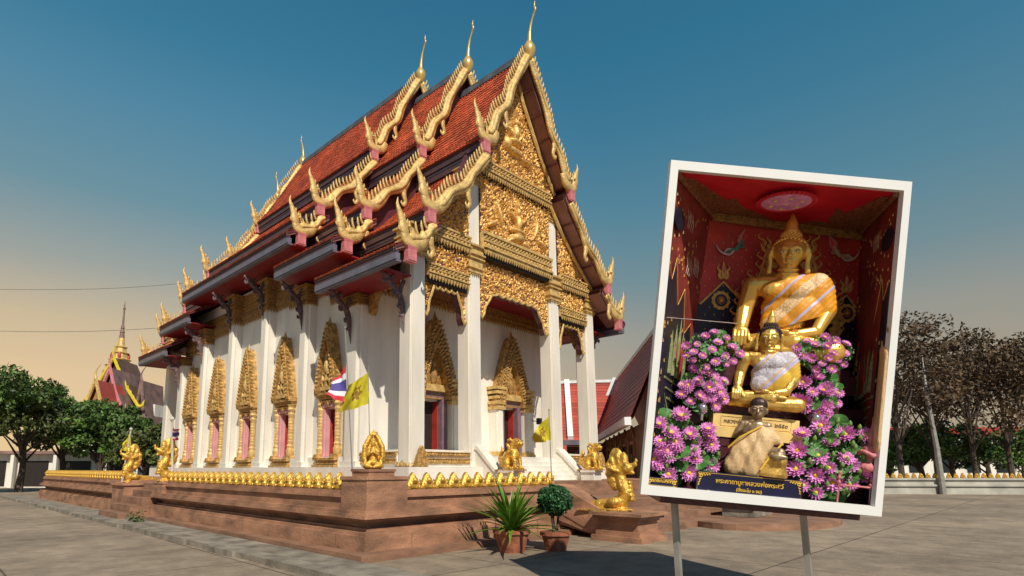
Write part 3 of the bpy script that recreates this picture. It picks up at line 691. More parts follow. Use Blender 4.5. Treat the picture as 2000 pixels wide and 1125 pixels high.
def halfw(z):   # half width of the roof profile at height z
    lo, hi = 0, 6.4
    for _ in range(30):
        mid = (lo+hi)/2
        if prof_z(mid) > z: lo = mid
        else: hi = mid
    return lo
def fig(parts):
    def f(X, Z):
        H = np.full_like(X, -9.)
        for cx, cz, rx, rz_, a, h in parts:
            ca, sa = math.cos(a), math.sin(a); u = (X-cx)*ca+(Z-cz)*sa; v = -(X-cx)*sa+(Z-cz)*ca
            q = 1-(u/rx)**2-(v/rz_)**2; H = np.maximum(H, np.where(q > 0, h*np.sqrt(np.clip(q, 0, 1)), -9))
        return H
    return f
h1 = halfw(12.72+.2)
f1 = fig([(CX-.1, 13.75, .55, .17, -.12, .24), (CX-.55, 13.95, .22, .3, .2, .26), (CX+.55, 13.55, .5, .09, -.2, .2), (CX, 14.6, .20, .34, 0, .26), (CX, 15.02, .13, .17, 0, .24), (CX, 15.35, .06, .28, 0, .2), (CX-.28, 14.5, .09, .3, .6, .2), (CX+.28, 14.5, .09, .3, -.6, .2), (CX, 14.2, .42, .14, 0, .24)])
rel_panel('upper_pediment', CX-h1, CX+h1, 12.7, 16.95, under(.32), poly=[(CX-h1, 12.7), (CX+h1, 12.7), (CX+halfw(14.7)-.2, 14.5), (CX, 17.2), (CX-halfw(14.7)+.2, 14.5)], seed=3, ext=f1)
f2 = fig([(CX, 10.85, .17, .35, 0, .26), (CX, 11.28, .11, .15, 0, .24), (CX, 11.62, .05, .26, 0, .2), (CX-.3, 11.0, .08, .34, .9, .22), (CX+.3, 11.0, .08, .34, -.9, .22), (CX, 10.5, .5, .12, 0, .24), (CX, 10.25, .34, .2, 0, .26), (CX+.45, 10.05, .3, .12, -.5, .22), (CX-.4, 10.1, .3, .12, .5, .22), (CX-1.1, 10.9, .1, .5, .35, .2), (CX+1.1, 10.9, .1, .5, -.35, .2), (CX-1.5, 10.4, .35, .1, .5, .2), (CX+1.5, 10.4, .35, .1, -.5, .2)])
rel_panel('middle_pediment', 3.18, 2*CX-3.18, 9.95, 12.2, lambda X, Z: X > -99, seed=5, ext=f2)
for s in (-1, 1):
    xa, xb = (.85, 2.60) if s < 0 else (2*CX-2.60, 2*CX-.85)
    def tri(X, Z): return Z < pz(X-CX)-.38
    def px(x): return prof_z(x-CX)-.3
    xs = [xa, (xa+xb)/2, xb]; poly = [(xa, 9.5), (xb, 9.5)]+[(x, max(9.52, px(x))) for x in reversed(xs)]
    rel_panel('side_pediment', xa, xb, 9.5, 12.3, tri, poly=poly, seed=8+s)
    rel_panel('side_panel', xa-.22, xb, 8.16, 8.98, lambda X, Z: X > -99, seed=12+s, cell=.34)
# lower centre panel with the scalloped arch
AP = arch_poly(3.22, 2*CX-3.22, 8.98, 7.86, 6.95, .30, lobes=9)
def arch_in(AP):
    xs = np.array([p[0] for p in AP[2:-2]]); zs = np.array([p[1] for p in AP[2:-2]])
    return lambda X, Z: Z > np.interp(X, xs, zs)+.03
b = MB(); b.prism(AP, (0, .192, 0), (1, 0, 0), (0, 0, 1), (0, .2, 0)); pp = build(b, 'lower_panel', M['mosaic'], **tw)
place('carved_relief', relief(3.22, 2*CX-3.22, 6.75, 8.95, arch_in(AP), seed=21, y=.18), pp, world=True)
def edge_trim(AP, parent, yy_=.13):
    e = MB(); e.tube([(p[0], yy_, p[1]) for p in AP[1:-1]], .045, 6); build(e, 'arch_edge', M['gold_flat'], parent=parent, world=True)
edge_trim(AP, pp)
for s in (-1, 1):
    x0, x1 = (.63, 2.59) if s < 0 else (2*CX-2.59, 2*CX-.63)
    A2 = arch_poly(x0, x1, 7.72, 7.46, 6.55, .20, lobes=6)
    b = MB(); b.prism(A2, (0, .232, 0), (1, 0, 0), (0, 0, 1), (0, .2, 0)); p2 = build(b, 'side_arch_panel', M['mosaic'], **tw)
    place('carved_relief', relief(x0, x1, 6.4, 7.7, arch_in(A2), seed=31+s, cell=.3, y=.22), p2, world=True); edge_trim(A2, p2)
def cornice(x0, x1, z0, z1, nm='cornice', teeth=True, y=0):
    b = MB(); h = z1-z0
    for a, c, e in ((0, .16, .16), (.16, .26, .22), (.26, .5, .13), (.5, .58, .19), (.58, .86, .12), (.86, 1.0, .20)): b.bx(x0, x1, y-e, y+.05, z0+a*h, z0+c*h-.002)
    n = int((x1-x0)/.17)
    for k in range(n):
        x = x0+(k+.5)*(x1-x0)/n; w = (x1-x0)/n/2
        b.tube([(x-w*.9, y-.15, z0+.62*h), (x, y-.19, z0+.72*h), (x+w*.9, y-.15, z0+.82*h)], [.02, .035, .02], 5)
        b.ell((x, y-.15, z0+.38*h), (w*.6, .04, .05), 6, 4)
    o = build(b, nm, M['gold_flat'], **tw)
    if teeth:
        t = MB(); n = int((x1-x0)/.13)
        for k in range(n):
            x = x0+(k+.5)*(x1-x0)/n; t.add([(x-.05, y-.20, z0+.01), (x+.05, y-.20, z0+.01), (x+.05, y-.10, z0+.01), (x-.05, y-.10, z0+.01), (x, y-.17, z0-.17)], [(0, 1, 4), (1, 2, 4), (2, 3, 4), (3, 0, 4)])
        build(t, 'hanging_teeth', M['gold_flat'], parent=o, world=True, kind='stuff')
    k = MB(); k.bx(x0, x1, y-.02, y+.06, z0-.20, z0-.002); build(k, 'groove_shade', M['dark'], parent=o, world=True)  # solid near-black strip below the cornice, recess shade put into its colour
cornice(3.17, 2*CX-3.17, 12.22, 12.72); cornice(3.22, 2*CX-3.22, 9.20, 9.93)
for s in (-1, 1):
    xa, xb = (.66, 2.56) if s < 0 else (2*CX-2.56, 2*CX-.66)
    cornice(xa-.02, xb, 9.0, 9.48); cornice(xa, xb, 7.74, 8.14, y=.1)
# gold raking trim along the pediment edge
for s in (-1, 1):
    b = MB()
    for L in (L1, L2):
        b.tube([(CX+s*max(.02, x-.30), -.10, z-.12 if L is L1 else z-.16) for x, z in L], .075, 6)
    build(b, 'raking_trim', M['gold_flat'], **tw)
# plain closing wall behind the pediment
gable_wall(.25, 0, 'gold_shade', 'pediment_back')
gable_wall(21.9, 0, 'gold_shade', 'pediment_back')
b = MB(); b.bx(.3, 2*CX-.3, .26, .5, 8.36, 9.2); build(b, 'porch_beam', M['gold_shade'], **tw)
# ================================================================== TERRACE
TX0, TX1, TY0, TY1 = -4.84, 2*CX+4.84, -4.40, 26.4
TE = thing('stone_terrace', 'brown terracotta terrace carrying the white temple, edged with gilded lotus petals', 'terrace', (CX, 11, 0))
te = dict(parent=TE, world=True)
PROF = [(0, .0, .40), (.05, .40, .46), (.18, .46, .52), (.30, .52, .60), (.26, .60, .64), (.12, .64, .70), (.0, .70, .78), (.04, .78, .84), (.16, .84, .94), (.20, .94, 1.06), (.14, 1.06, 1.12), (.18, 1.12, 1.2)]   # inset, z0, z1
def terr(x0, x1, y0, y1, sides):
    """block whose listed sides carry the moulding"""
    for i, (ins, z0, z1) in enumerate(PROF):
        b = MB(); e = .002*(i % 2)
        b.bx(x0+(ins if 'l' in sides else 0)+e, x1-(ins if 'r' in sides else 0)-e, y0+(ins if 'f' in sides else 0)+e, y1-(ins if 'b' in sides else 0)-e, z0, z1)
        yield b
OX0, OX1 = 1.35, 2*CX-1.35
GY0, GY1 = 7.35, 9.75      # side stair gap
def joined(rects, nm, m):
    bs = None
    for r in rects:
        for b in terr(*r):
            bs = bs or MB(); bs.add(b.v, b.f)
    return build(bs, nm, M[m], **te)
joined([(TX0, OX0, TY0, GY0, 'lfb')], 'terrace_wall', 'laterite')
joined([(OX1, TX1, TY0, TY1, 'rf')], 'terrace_wall', 'laterite')
joined([(TX0, OX0, GY1+.1, TY1, 'lf')], 'terrace_wall', 'laterite')
b = MB(); b.bx(-3.2, TX1-1, -1.9, TY1-.3, .0, 1.199); build(b, 'terrace_floor', M['laterite2'], **te)
b = MB(); b.bx(OX0+.01, OX1-.01, TY0+.3, -1.91, .0, .74); build(b, 'forecourt_floor', M['laterite2'], **te)
# lower ledge in front of the terrace foot
b = MB(); b.bx(TX0-.28, OX0, TY0-.30, TY0-.002, 0, .13); b.bx(TX0-.279, TX0-.002, TY0-.0, GY0, .001, .129); build(b, 'foot_ledge', M['laterite2'], **te)
# corner pedestal and its hooded figure
def pedestal(nm, x0, x1, y0, y1, z0, z1, capz):
    b = MB(); b.bx(x0, x1, y0, y1, z0, z1-.06); b.bx(x0-.02, x1+.02, y0-.02, y1+.02, z0, z0+.05); b.bx(x0-.025, x1+.025, y0-.025, y1+.025, z1-.06, z1)
    b.bx(x0+.16, x1-.2, y0+.16, y1-.12, z1, capz-.05); b.bx(x0+.14, x1-.18, y0+.14, y1-.10, capz-.05, capz)
    return build(b, nm, M['laterite'], **te)
pedestal('pedestal', TX0+.10, -3.76, TY0+.10, -3.48, .84, 1.46, 1.60)
pedestal('pedestal', TX0+.06, TX0+.95, GY0-.95, GY0-.06, .84, 1.20, 1.22)
b = MB(); b.bx(TX0-.15, TX0+1.2, GY1, GY1+1.4, 0, 1.02); b.bx(TX0-.22, TX0+1.25, GY1-.06, GY1+1.45, 1.02, 1.10); b.bx(TX0-.25, TX0+1.2, GY1-.1, GY1+1.5, .001, .3); build(b, 'pedestal', M['laterite'], **te)
# side stair
for k in range(5):
    b = MB(); b.bx(TX0-.9+.34*k, TX0+1.6, GY0+.02, GY1-.12, .0 if k == 0 else .22*k+.001, .22*(k+1)); build(b, 'step', M['laterite2'], **te)
# white stair into the porch, front centre
SX0, SX1 = 2.95, 2*CX-2.95
for k in range(8):
    b = MB(); y = -1.15+.13*k; b.bx(SX0, SX1, y, .12, .741+.16*k, .74+.16*(k+1)); build(b, 'step', M['white'], **te)
for s in (1, -1):
    x = CX-s*(CX-SX0)
    b = MB(); P = [(-1.06, .741), (-1.06, 1.30), (-.10, 2.22), (.0, 2.22), (.0, .741)]
    b.prism(P, (x-.16, 0, 0), (0, 1, 0), (0, 0, 1), (.32, 0, 0)); P = [(-1.1, 1.27), (-1.1, 1.40), (-.12, 2.36), (.0, 2.36), (.0, 2.225), (-.10, 2.225)]
    b.prism(P, (x-.2, 0, 0), (0, 1, 0), (0, 0, 1), (.4, 0, 0)); build(b, 'white_balustrade', M['white_col'], **te)
    b = MB(); b.bx(x-.30, x+.30, -1.68, -1.08, .741, .90); b.bx(x-.26, x+.26, -1.64, -1.12, .90, 1.48); b.bx(x-.31, x+.31, -1.69, -1.11, 1.48, 1.55); build(b, 'white_pedestal', M['white_col'], **te)
# terracotta front stair with stepped cheek walls
for k in range(4):
    b = MB(); y = TY0-1.6+.42*k; b.bx(OX0+.25, OX1-.25, y, TY0+.35, .0 if k == 0 else .185*k+.001, .185*(k+1)); build(b, 'step', M['laterite2'], **te)
for s in (1, -1):
    x = CX-s*(CX-OX0)
    b = MB()
    for i, (ins, dz) in enumerate(((0, 0), (.07, .12), (.02, .26), (.10, .40))):
        b.prism([(TY0+.3, max(.001, .70-dz)), (TY0+.3, 1.22-dz), (TY0-.1, 1.20-dz), (TY0-1.3, .62-dz), (TY0-1.3, .001)], (x-.32+ins, 0, 0), (0, 1, 0), (0, 0, 1), (.64-2*ins, 0, 0))
    build(b, 'cheek_wall', M['laterite'], **te)
    b = MB(); yc = TY0-1.75
    for h, z0, z1 in ((.62, .0, .12), (.54, .12, .22), (.46, .22, .44), (.50, .44, .50), (.58, .50, .56), (.64, .56, .63)): b.bx(x-h, x+h, yc-h, yc+h, z0+.001, z1)
    build(b, 'newel_pedestal', M['laterite'], **te)
# curved paving plinth to the right of the stair
b = MB(); b.lathe([(1.9, 0), (1.9, .16), (1.8, .18)], (2*CX-2.1, TY0-2.4, 0), 40, sx=1.7); build(b, 'round_ledge', M['laterite2'], **te)
b = MB(); b.box((8.2, -6.4, .34), (1.5, .9, .3)); b.box((8.2, -6.4, .52), (1.7, 1.1, .06)); bb = build(b, 'stone_bench', M['concrete2']); bb['label'] = 'grey stone bench block on the round brown ledge beside the front stair'; bb['category'] = 'bench'
jr = random.Random(12)
for k in range(9):
    y = TY0+.9+1.32*k
    if y < GY0-1.1: b = MB(); b.bx(TX0-.004, TX0+.05, y, y+.022, .001, .398); build(b, 'joint_strip', M['laterite2'], **te)
for k in range(4): x = TX0+1.1+1.32*k; b = MB(); b.bx(x, x+.022, TY0-.004, TY0+.05, .001, .398); build(b, 'joint_strip', M['laterite2'], **te)
# lotus petals along the terrace edge
pm = MB(); o_ = leafpoly(.30, .33, 6)
k = len(o_); pm.add([(x, -.02, z) for x, z in o_]+[(x*1.0, .05, z) for x, z in o_]+[(x*.55, -.075, .03+z*.72) for x, z in o_], [(j, j+1, 2*k+j+1, 2*k+j) for j in range(k-1)]+[(j+1, j, k+j, k+j+1) for j in range(k-1)]+[tuple(range(2*k, 3*k))])
pm.ell((0, -.07, .17), (.07, .05, .07), 8, 5); pm.ell((0, -.10, .17), (.03, .03, .03), 6, 4); pm.bx(-.12, .12, -.05, .05, -.0, .03)
pm.ell((-.075, -.05, .07), (.05, .04, .06), 6, 4); pm.ell((.075, -.05, .07), (.05, .04, .06), 6, 4)
petm = pm.mesh('lotus_petal', M['gold_bright'])
sm_ = MB(); sm_.lathe([(.05, 0), (.07, .03), (.045, .08), (.055, .12), (.0, .21)], (0, 0, 0), 6); spm = sm_.mesh('lotus_bud', M['gold_bright'])
def row(xa, ya, xb, yb, rz, off=.42):
    n = round(math.hypot(xb-xa, yb-ya)/.39)
    for k in range(n):
        t = (k+.5)/n; x, y = xa+(xb-xa)*t, ya+(yb-ya)*t
        place('lotus_petal', petm, loc=(x, y, 1.205), rz=rz+random.uniform(-.06, .06), **te)
        if k < n-1: t = (k+1)/n; place('lotus_bud', spm, loc=(xa+(xb-xa)*t, ya+(yb-ya)*t, 1.205), rz=rz, **te)
row(-3.70, TY0+.24, OX0-.05, TY0+.24, 0); row(TX0+.24, -3.40, TX0+.24, GY0-1.0, -math.pi/2); row(TX0+.24, GY1+1.5, TX0+.24, TY1-.3, -math.pi/2); row(OX1+.1, TY0+.24, TX1-.3, TY0+.24, 0)

# ================================================================== GILDED FIGURES
def lion_mesh():
    b = MB()
    b.ell((0, .16, .24), (.21, .26, .22)); b.cap((0, .12, .32), .19, (0, -.12, .62), .17); b.ell((0, -.17, .52), (.17, .15, .2))
    for s in (-1, 1):
        b.chain([(s*.12, -.2, .46), (s*.13, -.25, .24), (s*.13, -.26, .06)], [.09, .065, .06]); b.cap((s*.13, -.27, .05), .065, (s*.13, -.36, .045), .05)
        b.ell((s*.20, .10, .2), (.11, .2, .18)); b.cap((s*.22, .02, .06), .07, (s*.22, -.16, .05), .055)
    b.cap((0, -.14, .70), .15, (0, -.2, .82), .15); b.ell((0, -.22, .86), (.17, .18, .16)); b.ell((0, -.38, .82), (.10, .10, .085)); b.ell((0, -.36, .74), (.07, .08, .04)); b.ell((0, -.46, .86), (.04, .03, .03))
    for s in (-1, 1): b.ell((s*.10, -.34, .92), (.05, .05, .045)); b.ell((s*.15, -.12, .98), (.05, .03, .07))
    rr = random.Random(4)
    for k in range(34):
        a = rr.uniform(-2.4, 2.4); z = rr.uniform(.52, .98); b.ell((.17*math.sin(a), -.08+.15*math.cos(a), z), (.055, .055, .055), 6, 5)
    b.chain([(0, .38, .15), (0, .46, .32), (0, .40, .5), (0, .32, .62), (.0, .38, .76)], [.06, .06, .07, .07, .02])
    return remesh(b, 'lion_statue', M['gold_bright'], .022, 3)
LM = lion_mesh()
for x, lab in ((SX0, 'gilded seated lion on the white pedestal left of the porch stair'), (2*CX-SX0, 'gilded seated lion on the white pedestal right of the porch stair')):
    t = thing('lion_statue', lab, 'lion statue', (x, -1.40, 1.55), 'guardian lions by the porch stair')
    b = MB(); b.box((0, .02, .02), (.52, .86, .04)); build(b, 'base', M['gold'], t); place('body', LM, t, loc=(0, 0, .03), scale=(1, 1, .95))
    e = MB()
    for s in (-1, 1): e.ell((s*.10, -.378, .93), (.025, .02, .022), 6, 4)
    build(e, 'eye', M['black'], t, loc=(0, 0, -.01))
def naga_mesh():
    b = MB()
    b.chain([(0, .95, .10), (0, .75, .10), (.0, .45, .13), (.05, .12, .16), (0, -.12, .22), (0, -.24, .45), (0, -.16, .68), (0, -.12, .86), (0, -.2, 1.0)], [.03, .10, .14, .16, .17, .16, .14, .12, .13])
    b.ell((0, -.26, 1.02), (.14, .2, .14)); b.cap((0, -.34, 1.05), .09, (0, -.5, 1.10), .05); b.cap((0, -.32, .94), .07, (0, -.45, .90), .035)
    b.chain([(0, -.48, 1.12), (0, -.54, 1.2), (0, -.5, 1.26)], [.045, .03, .015])
    for s in (-1, 1): b.ell((s*.10, -.3, 1.1), (.045, .05, .05)); b.chain([(s*.10, -.1, .95), (s*.16, .02, 1.0), (s*.15, .06, 1.14)], [.06, .05, .01])
    # crest: tall fan of flames rising over the head and down the back
    for i, (y, z, h, lean) in enumerate([(-.24, 1.10, .36, .0), (-.14, 1.06, .50, .12), (-.04, .98, .50, .2), (.04, .86, .42, .26), (.04, .72, .34, .26), (.02, .58, .28, .24)]):
        b.chain([(0, y, z), (0, y+lean*.5, z+h*.5), (0, y+lean*.45, z+h*.86)], [.10, .09, .015])
    b.ell((0, .03, .94), (.055, .22, .38)); b.ell((0, -.04, 1.22), (.05, .19, .30))
    for k in range(5): b.ell((0, -.40+.012*k, .28+.1*k), (.13-.01*k, .05, .05))
    for s in (-1, 1): b.chain([(s*.16, -.2, .5), (s*.24, -.22, .62), (s*.22, -.15, .8)], [.08, .06, .01]); b.ell((s*.2, .0, .22), (.12, .18, .12))
    b.ell((0, .1, .04), (.28, .5, .06))
    return remesh(b, 'naga_statue', M['gold_bright'], .022, 2)
NM_ = naga_mesh()
for (x, y, z, rz, sc, lab) in [(OX0-.05, TY0-1.50, .63, .12, .97, 'gilded naga serpent rearing on the newel pedestal left of the terracotta stair'), (2*CX-OX0, TY0-1.75, .63, 0, 1.02, 'gilded naga serpent on the newel pedestal behind the shrine case'),
                               (TX0+.35, GY0-.6, 1.20, -math.pi/2, .95, 'gilded naga on the terrace edge with the Thai flag pole just in front'), (TX0+.35, GY1+.75, 1.10, -math.pi/2, .95, 'gilded naga on the separate brown block, yellow flag above it')]:
    t = thing('naga_statue', lab, 'serpent statue', (x, y, z), 'gilded nagas flanking the stairs', rz); place('body', NM_, t, scale=(sc,)*3)
    b = MB(); b.box((0, .3, .02), (.5, 1.2, .04)); build(b, 'base', M['gold'], t)
# hooded figure on the corner pedestal
t = thing('naga_tablet', 'gilded flame-shaped hood with a small figure on the brown corner pedestal', 'statue', (TX0+.58, TY0+.55, 1.60), rz=-.72)
b = MB(); b.chain([(-.17, 0, .06), (-.25, 0, .28), (-.24, 0, .5), (-.13, .01, .70), (0, .02, .86)], [.07, .075, .07, .06, .03]); b.chain([(.17, 0, .06), (.25, 0, .28), (.24, 0, .5), (.13, .01, .70), (0, .02, .86)], [.07, .075, .07, .06, .03])
b.ell((0, .05, .42), (.26, .05, .36)); b.chain([(0, .02, .8), (0, .02, .93)], [.06, .012])
for s in (-1, 1):
    for k in range(7): z = .2+.1*k; x = s*(.30-.006*k*k); b.chain([(x, 0, z), (x+s*.005, 0, z+.07)], [.035, .014])
    b.chain([(s*.12, -.08, .02), (s*.22, -.1, .08), (s*.2, -.1, .2)], [.07, .07, .04])
b.ell((0, 0, .05), (.3, .14, .06))
place('hood', remesh(b, 'hood', M['gold_bright'], .016, 2), t, scale=(.72, .8, .84))
b = MB(); b.ell((0, -.1, .2), (.1, .09, .14)); b.ell((0, -.12, .40), (.1, .08, .13)); b.ell((0, -.13, .58), (.07, .07, .08)); b.chain([(0, -.12, .64), (0, -.1, .76)], [.04, .01])
for s in (-1, 1): b.chain([(s*.1, -.12, .45), (s*.14, -.18, .32), (s*.04, -.22, .38)], [.04, .035, .03]); b.chain([(s*.06, -.12, .15), (s*.18, -.18, .08), (s*.04, -.22, .05)], [.07, .06, .04])
place('figure', remesh(b, 'figure', M['gold_bright'], .014, 2), t, scale=(.72, .8, .84))

# ================================================================== FLAGS
def flag(nm, label, cat, base, top, c0, c1, c2, c3, kind, bow=0, group=None, mpole='metal', r=.014):
    """pole from base to top; cloth quad corners c0(top at pole) c1(bottom at pole) c2(bottom free) c3(top free)"""
    t = thing(nm, label, cat, base, group); p0, p1 = Vector(base), Vector(top)
    b = MB(); pts = [p0.lerp(p1, k/8)+Vector((0, 0, 0))+FH.cross(UZ)*bow*math.sin(math.pi*k/8) for k in range(9)]; b.tube(pts, r, 6); b.ell(p1, (r*2,)*3, 6, 4); build(b, 'pole', M[mpole], t, world=True)
    nu, nv = 44, 42; vs = []; c0, c1, c2, c3 = map(Vector, (c0, c1, c2, c3)); nrm = (c3-c0).cross(c1-c0).normalized(); L_ = (c3-c0).length
    for i in range(nu+1):
        for j in range(nv+1):
            u, v = i/nu, j/nv; p = (c0*(1-u)+c3*u)*(1-v)+(c1*(1-u)+c2*u)*v
            p = p+nrm*L_*.11*math.sin(7.5*u+3.2*v+1)*(.25+u)+Vector((0, 0, -1))*L_*.05*math.sin(3.1*u)*(1-v*.5)+nrm*.03*math.sin(14*u-6*v)*L_; vs.append(p)
    fs = [(i*(nv+1)+j, i*(nv+1)+j+1, (i+1)*(nv+1)+j+1, (i+1)*(nv+1)+j) for i in range(nu) for j in range(nv)]
    m = MB(); m.add(vs, fs); me = m.mesh('cloth', M['flag_'+('red' if kind == 'thai' else 'yellow')], True)
    if kind == 'thai':
        me.materials.append(M['flag_white']); me.materials.append(M['flag_blue'])
        for i in range(nu):
            for j in range(nv): v = (j+.5)/nv; me.polygons[i*nv+j].material_index = 0 if v < 1/6 or v > 5/6 else (1 if v < 1/3 or v > 2/3 else 2)
    else:
        me.materials.append(M['flag_brown'])
        for i in range(nu):
            for j in range(nv):
                u, v = (i+.5)/nu, (j+.5)/nv; d = math.hypot((u-.5)*1.1, v-.48); a = math.atan2(v-.48, u-.5)
                if d < .22+.05*math.cos(6*a+1)+.02*math.sin(13*a) and not (.10 < d < .13 and a < 1): me.polygons[i*nv+j].material_index = 1
    place('cloth', me, t, world=True); return t
for n_, c_ in (('red', (.60, .03, .05)), ('white', (.75, .73, .76)), ('blue', (.07, .05, .26)), ('yellow', (.62, .52, .02)), ('brown', (.28, .13, .02))):
    M['flag_'+n_] = mat('flag_cloth_'+n_, c_, .7, var=.15, scale=9)
def ray(px, py, depth):
    d = FW*F_PX+RT*(px-CXP)-UP*(py-CYP); return CAM+d*(depth/F_PX)
def V3(px, py, w): return tuple(ray(px, py, w))
D1 = 11.6
flag('thai_flag', 'red, white and blue striped flag on the tall leaning pole before the nearest window', 'flag', V3(688, 922, D1), V3(674, 640, D1), V3(674, 716, D1), V3(680, 788, D1), V3(634, 770, D1-.2), V3(652, 742, D1+.2), 'thai')
flag('yellow_flag', 'yellow flag with a brown emblem hanging beside the striped flag at the terrace corner', 'flag', V3(723, 925, D1), V3(719, 716, D1), V3(719, 726, D1), V3(721, 788, D1), V3(664, 805, D1), V3(680, 752, D1-.15), 'yellow', r=.009)
flag('yellow_flag', 'yellow flag with a brown emblem in front of the porch column right of the stair', 'flag', V3(1078, 952, 14.3), V3(1072, 800, 14.3), V3(1072, 810, 14.3), V3(1077, 858, 14.3), V3(1047, 865, 14.3), V3(1038, 846, 14.1), 'yellow', r=.012)
dd = 18.5
flag('thai_flag', 'small red, white and blue flag on a pale pole at the far end', 'flag', V3(337, 968, dd), V3(336, 818, dd), V3(336, 834, dd), V3(337, 862, dd), V3(352, 856, dd), V3(346, 838, dd-.4), 'thai', mpole='pole_w', r=.04)
dd = 21.5
flag('yellow_flag', 'small yellow flag above the farthest gilded naga at the left', 'flag', V3(236, 954, dd), V3(256, 838, dd), V3(254, 846, dd), V3(258, 880, dd), V3(234, 880, dd), V3(240, 866, dd), 'yellow', mpole='pole_w', r=.03)

# ================================================================== PLANTS
def agave(px, py, name, label):
    base = ray(px, py, 1); d = base-CAM; base = CAM+d*(1.6/-d.z) if d.z < 0 else base
    t = thing(name, label, 'plant', tuple(base)); rr = random.Random(11)
    p = MB(); p.lathe([(.24, 0), (.34, .36), (.37, .36), (.37, .42), (.30, .42)], (0, 0, 0), 16); build(p, 'pot', M['pot'], t)
    for k in range(92):
        a = rr.uniform(0, 6.283); el = rr.uniform(.25, 1.45); l = rr.uniform(.75, 1.2)
        w = rr.uniform(.034, .055); m = MB(); vs = []; n = 7
        for i in range(n+1):
            u = i/n; r_ = l*(math.cos(el)*u+.18*u*u); z = .40+l*(math.sin(el)*u-.38*math.cos(el)*u*u); ww = w*(math.sin(math.pi*min(.97, u*.8+.22)))
            c_, s_ = math.cos(a), math.sin(a)
            vs += [(r_*c_-ww*s_, r_*s_+ww*c_, z), (r_*c_, r_*s_, z-ww*.35), (r_*c_+ww*s_, r_*s_-ww*c_, z)]
        m.add(vs, [(3*i+j, 3*i+j+1, 3*i+j+4, 3*i+j+3) for i in range(n) for j in (0, 1)]); build(m, 'leaf', M['blade'], t)
    return t
M['pot'] = mat('terracotta_pot', (.36, .12, .06), .8, var=.55, scale=5, bump=.5, bscale=18)
agave(1000, 1078, 'spiky_plant', 'bushy green plant with long sword leaves in front of the terrace wall')
def leafcloud(n, fn, size, seed=0):
    r = np.random.default_rng(seed); P = fn(r, n); A = r.normal(size=(n, 3)); A /= np.linalg.norm(A, axis=1)[:, None]; B = np.cross(A, r.normal(size=(n, 3))); B /= np.linalg.norm(B, axis=1)[:, None]
    S = size*(.6+.8*r.random(n))[:, None]; v = np.stack([P-A*S, P+B*S*.45, P+A*S, P-B*S*.45], 1).reshape(-1, 3); m = MB(); m.v = v.tolist(); m.f = [(4*i, 4*i+1, 4*i+2, 4*i+3) for i in range(n)]; m.r = r.random(n).tolist(); return m
base = ray(1086, 1075, 1)-CAM; bp = CAM+base*(1.6/-base.z)
t = thing('topiary_shrub', 'round clipped dark green shrub on a bare stem in front of the stair cheek', 'shrub', tuple(bp))
p = MB(); p.lathe([(.2, 0), (.28, .3), (.31, .3), (.31, .36), (.24, .36)], (0, 0, 0), 16); build(p, 'pot', M['pot'], t)
for k in range(3): p = MB(); p.tube([(.04*k-.04, 0, .3), (.10*(k-1), .05*(k % 2), .6), (.16*(k-1), .0, .85)], [.03, .022, .018], 6); build(p, 'stem', M['bark'], t)
def ballfn(r, n):
    v = r.normal(size=(n, 3)); v /= np.linalg.norm(v, axis=1)[:, None]; q = 1+.09*np.sin(v[:, :1]*7+2)*np.sin(v[:, 2:]*6+1)+.05*np.sin(v[:, 1:2]*13)+.10*(r.random((n, 1)) > .985)
    return v*np.array([.33, .33, .29])*q*(.82+.18*r.random((n, 1)))+np.array([0, 0, .98])
build(leafcloud(9000, ballfn, .034, 3), 'crown', M['leaf_top'], t); p = MB(); p.ell((0, 0, .98), (.27, .27, .23), 16, 10); build(p, 'crown_core', M['leaf_top'], t)
def tree(x, y, h, rx, rz, m, label, seed, n=5200, leaf=.20, gap=0.0, name='tree', group='trees around the temple grounds', trunk=.28, bare=.35):
    t = thing(name, label, 'tree', (x, y, 0), group); r = random.Random(seed); b = MB(); zc = h-rz
    b.tube([(0, 0, 0), (.1, 0, h*.2), (r.uniform(-.3, .3), 0, h*.45), (r.uniform(-.4, .4), 0, h*.75)], [trunk, trunk*.75, trunk*.5, trunk*.2], 7); build(b, 'trunk', M['bark'], t)
    b = MB(); cl = []
    for k in range(13):
        a = r.uniform(0, 6.28); e = r.uniform(-.5, 1.2); q = r.uniform(.55, .95); p1 = (rx*q*math.cos(a)*math.cos(e), rx*q*math.sin(a)*math.cos(e), zc+rz*q*math.sin(e)); z0 = h*r.uniform(.2, .5)
        b.tube([(0, 0, z0), (p1[0]*.5, p1[1]*.5, (z0+p1[2])/2+.2), p1], [trunk*.35, trunk*.18, trunk*.06], 5); cl.append((p1, rx*r.uniform(.28, .5)))
        for j in range(3): p2 = tuple(p1[i]+r.uniform(-.3, .3)*rx for i in range(3)); b.tube([p1, p2], [trunk*.07, trunk*.02], 4); cl.append((p2, rx*r.uniform(.16, .32)))
    build(b, 'branches', M['bark'], t)
    C_ = np.array([c[0] for c in cl]); S_ = np.array([c[1] for c in cl])
    def fn(rg, n_):
        i = rg.integers(0, len(C_), n_); v = rg.normal(size=(n_, 3)); v /= np.linalg.norm(v, axis=1)[:, None]; return C_[i]+v*(S_[i]*(.55+.45*rg.random(n_)**.5))[:, None]*np.array([1, 1, .75*rz/rx if rz < rx else .9])
    build(leafcloud(n, fn, leaf, seed), 'crown', M[m], t); return t
def gp(px, depth): p = ray(px, 916, depth); return p.x, p.y
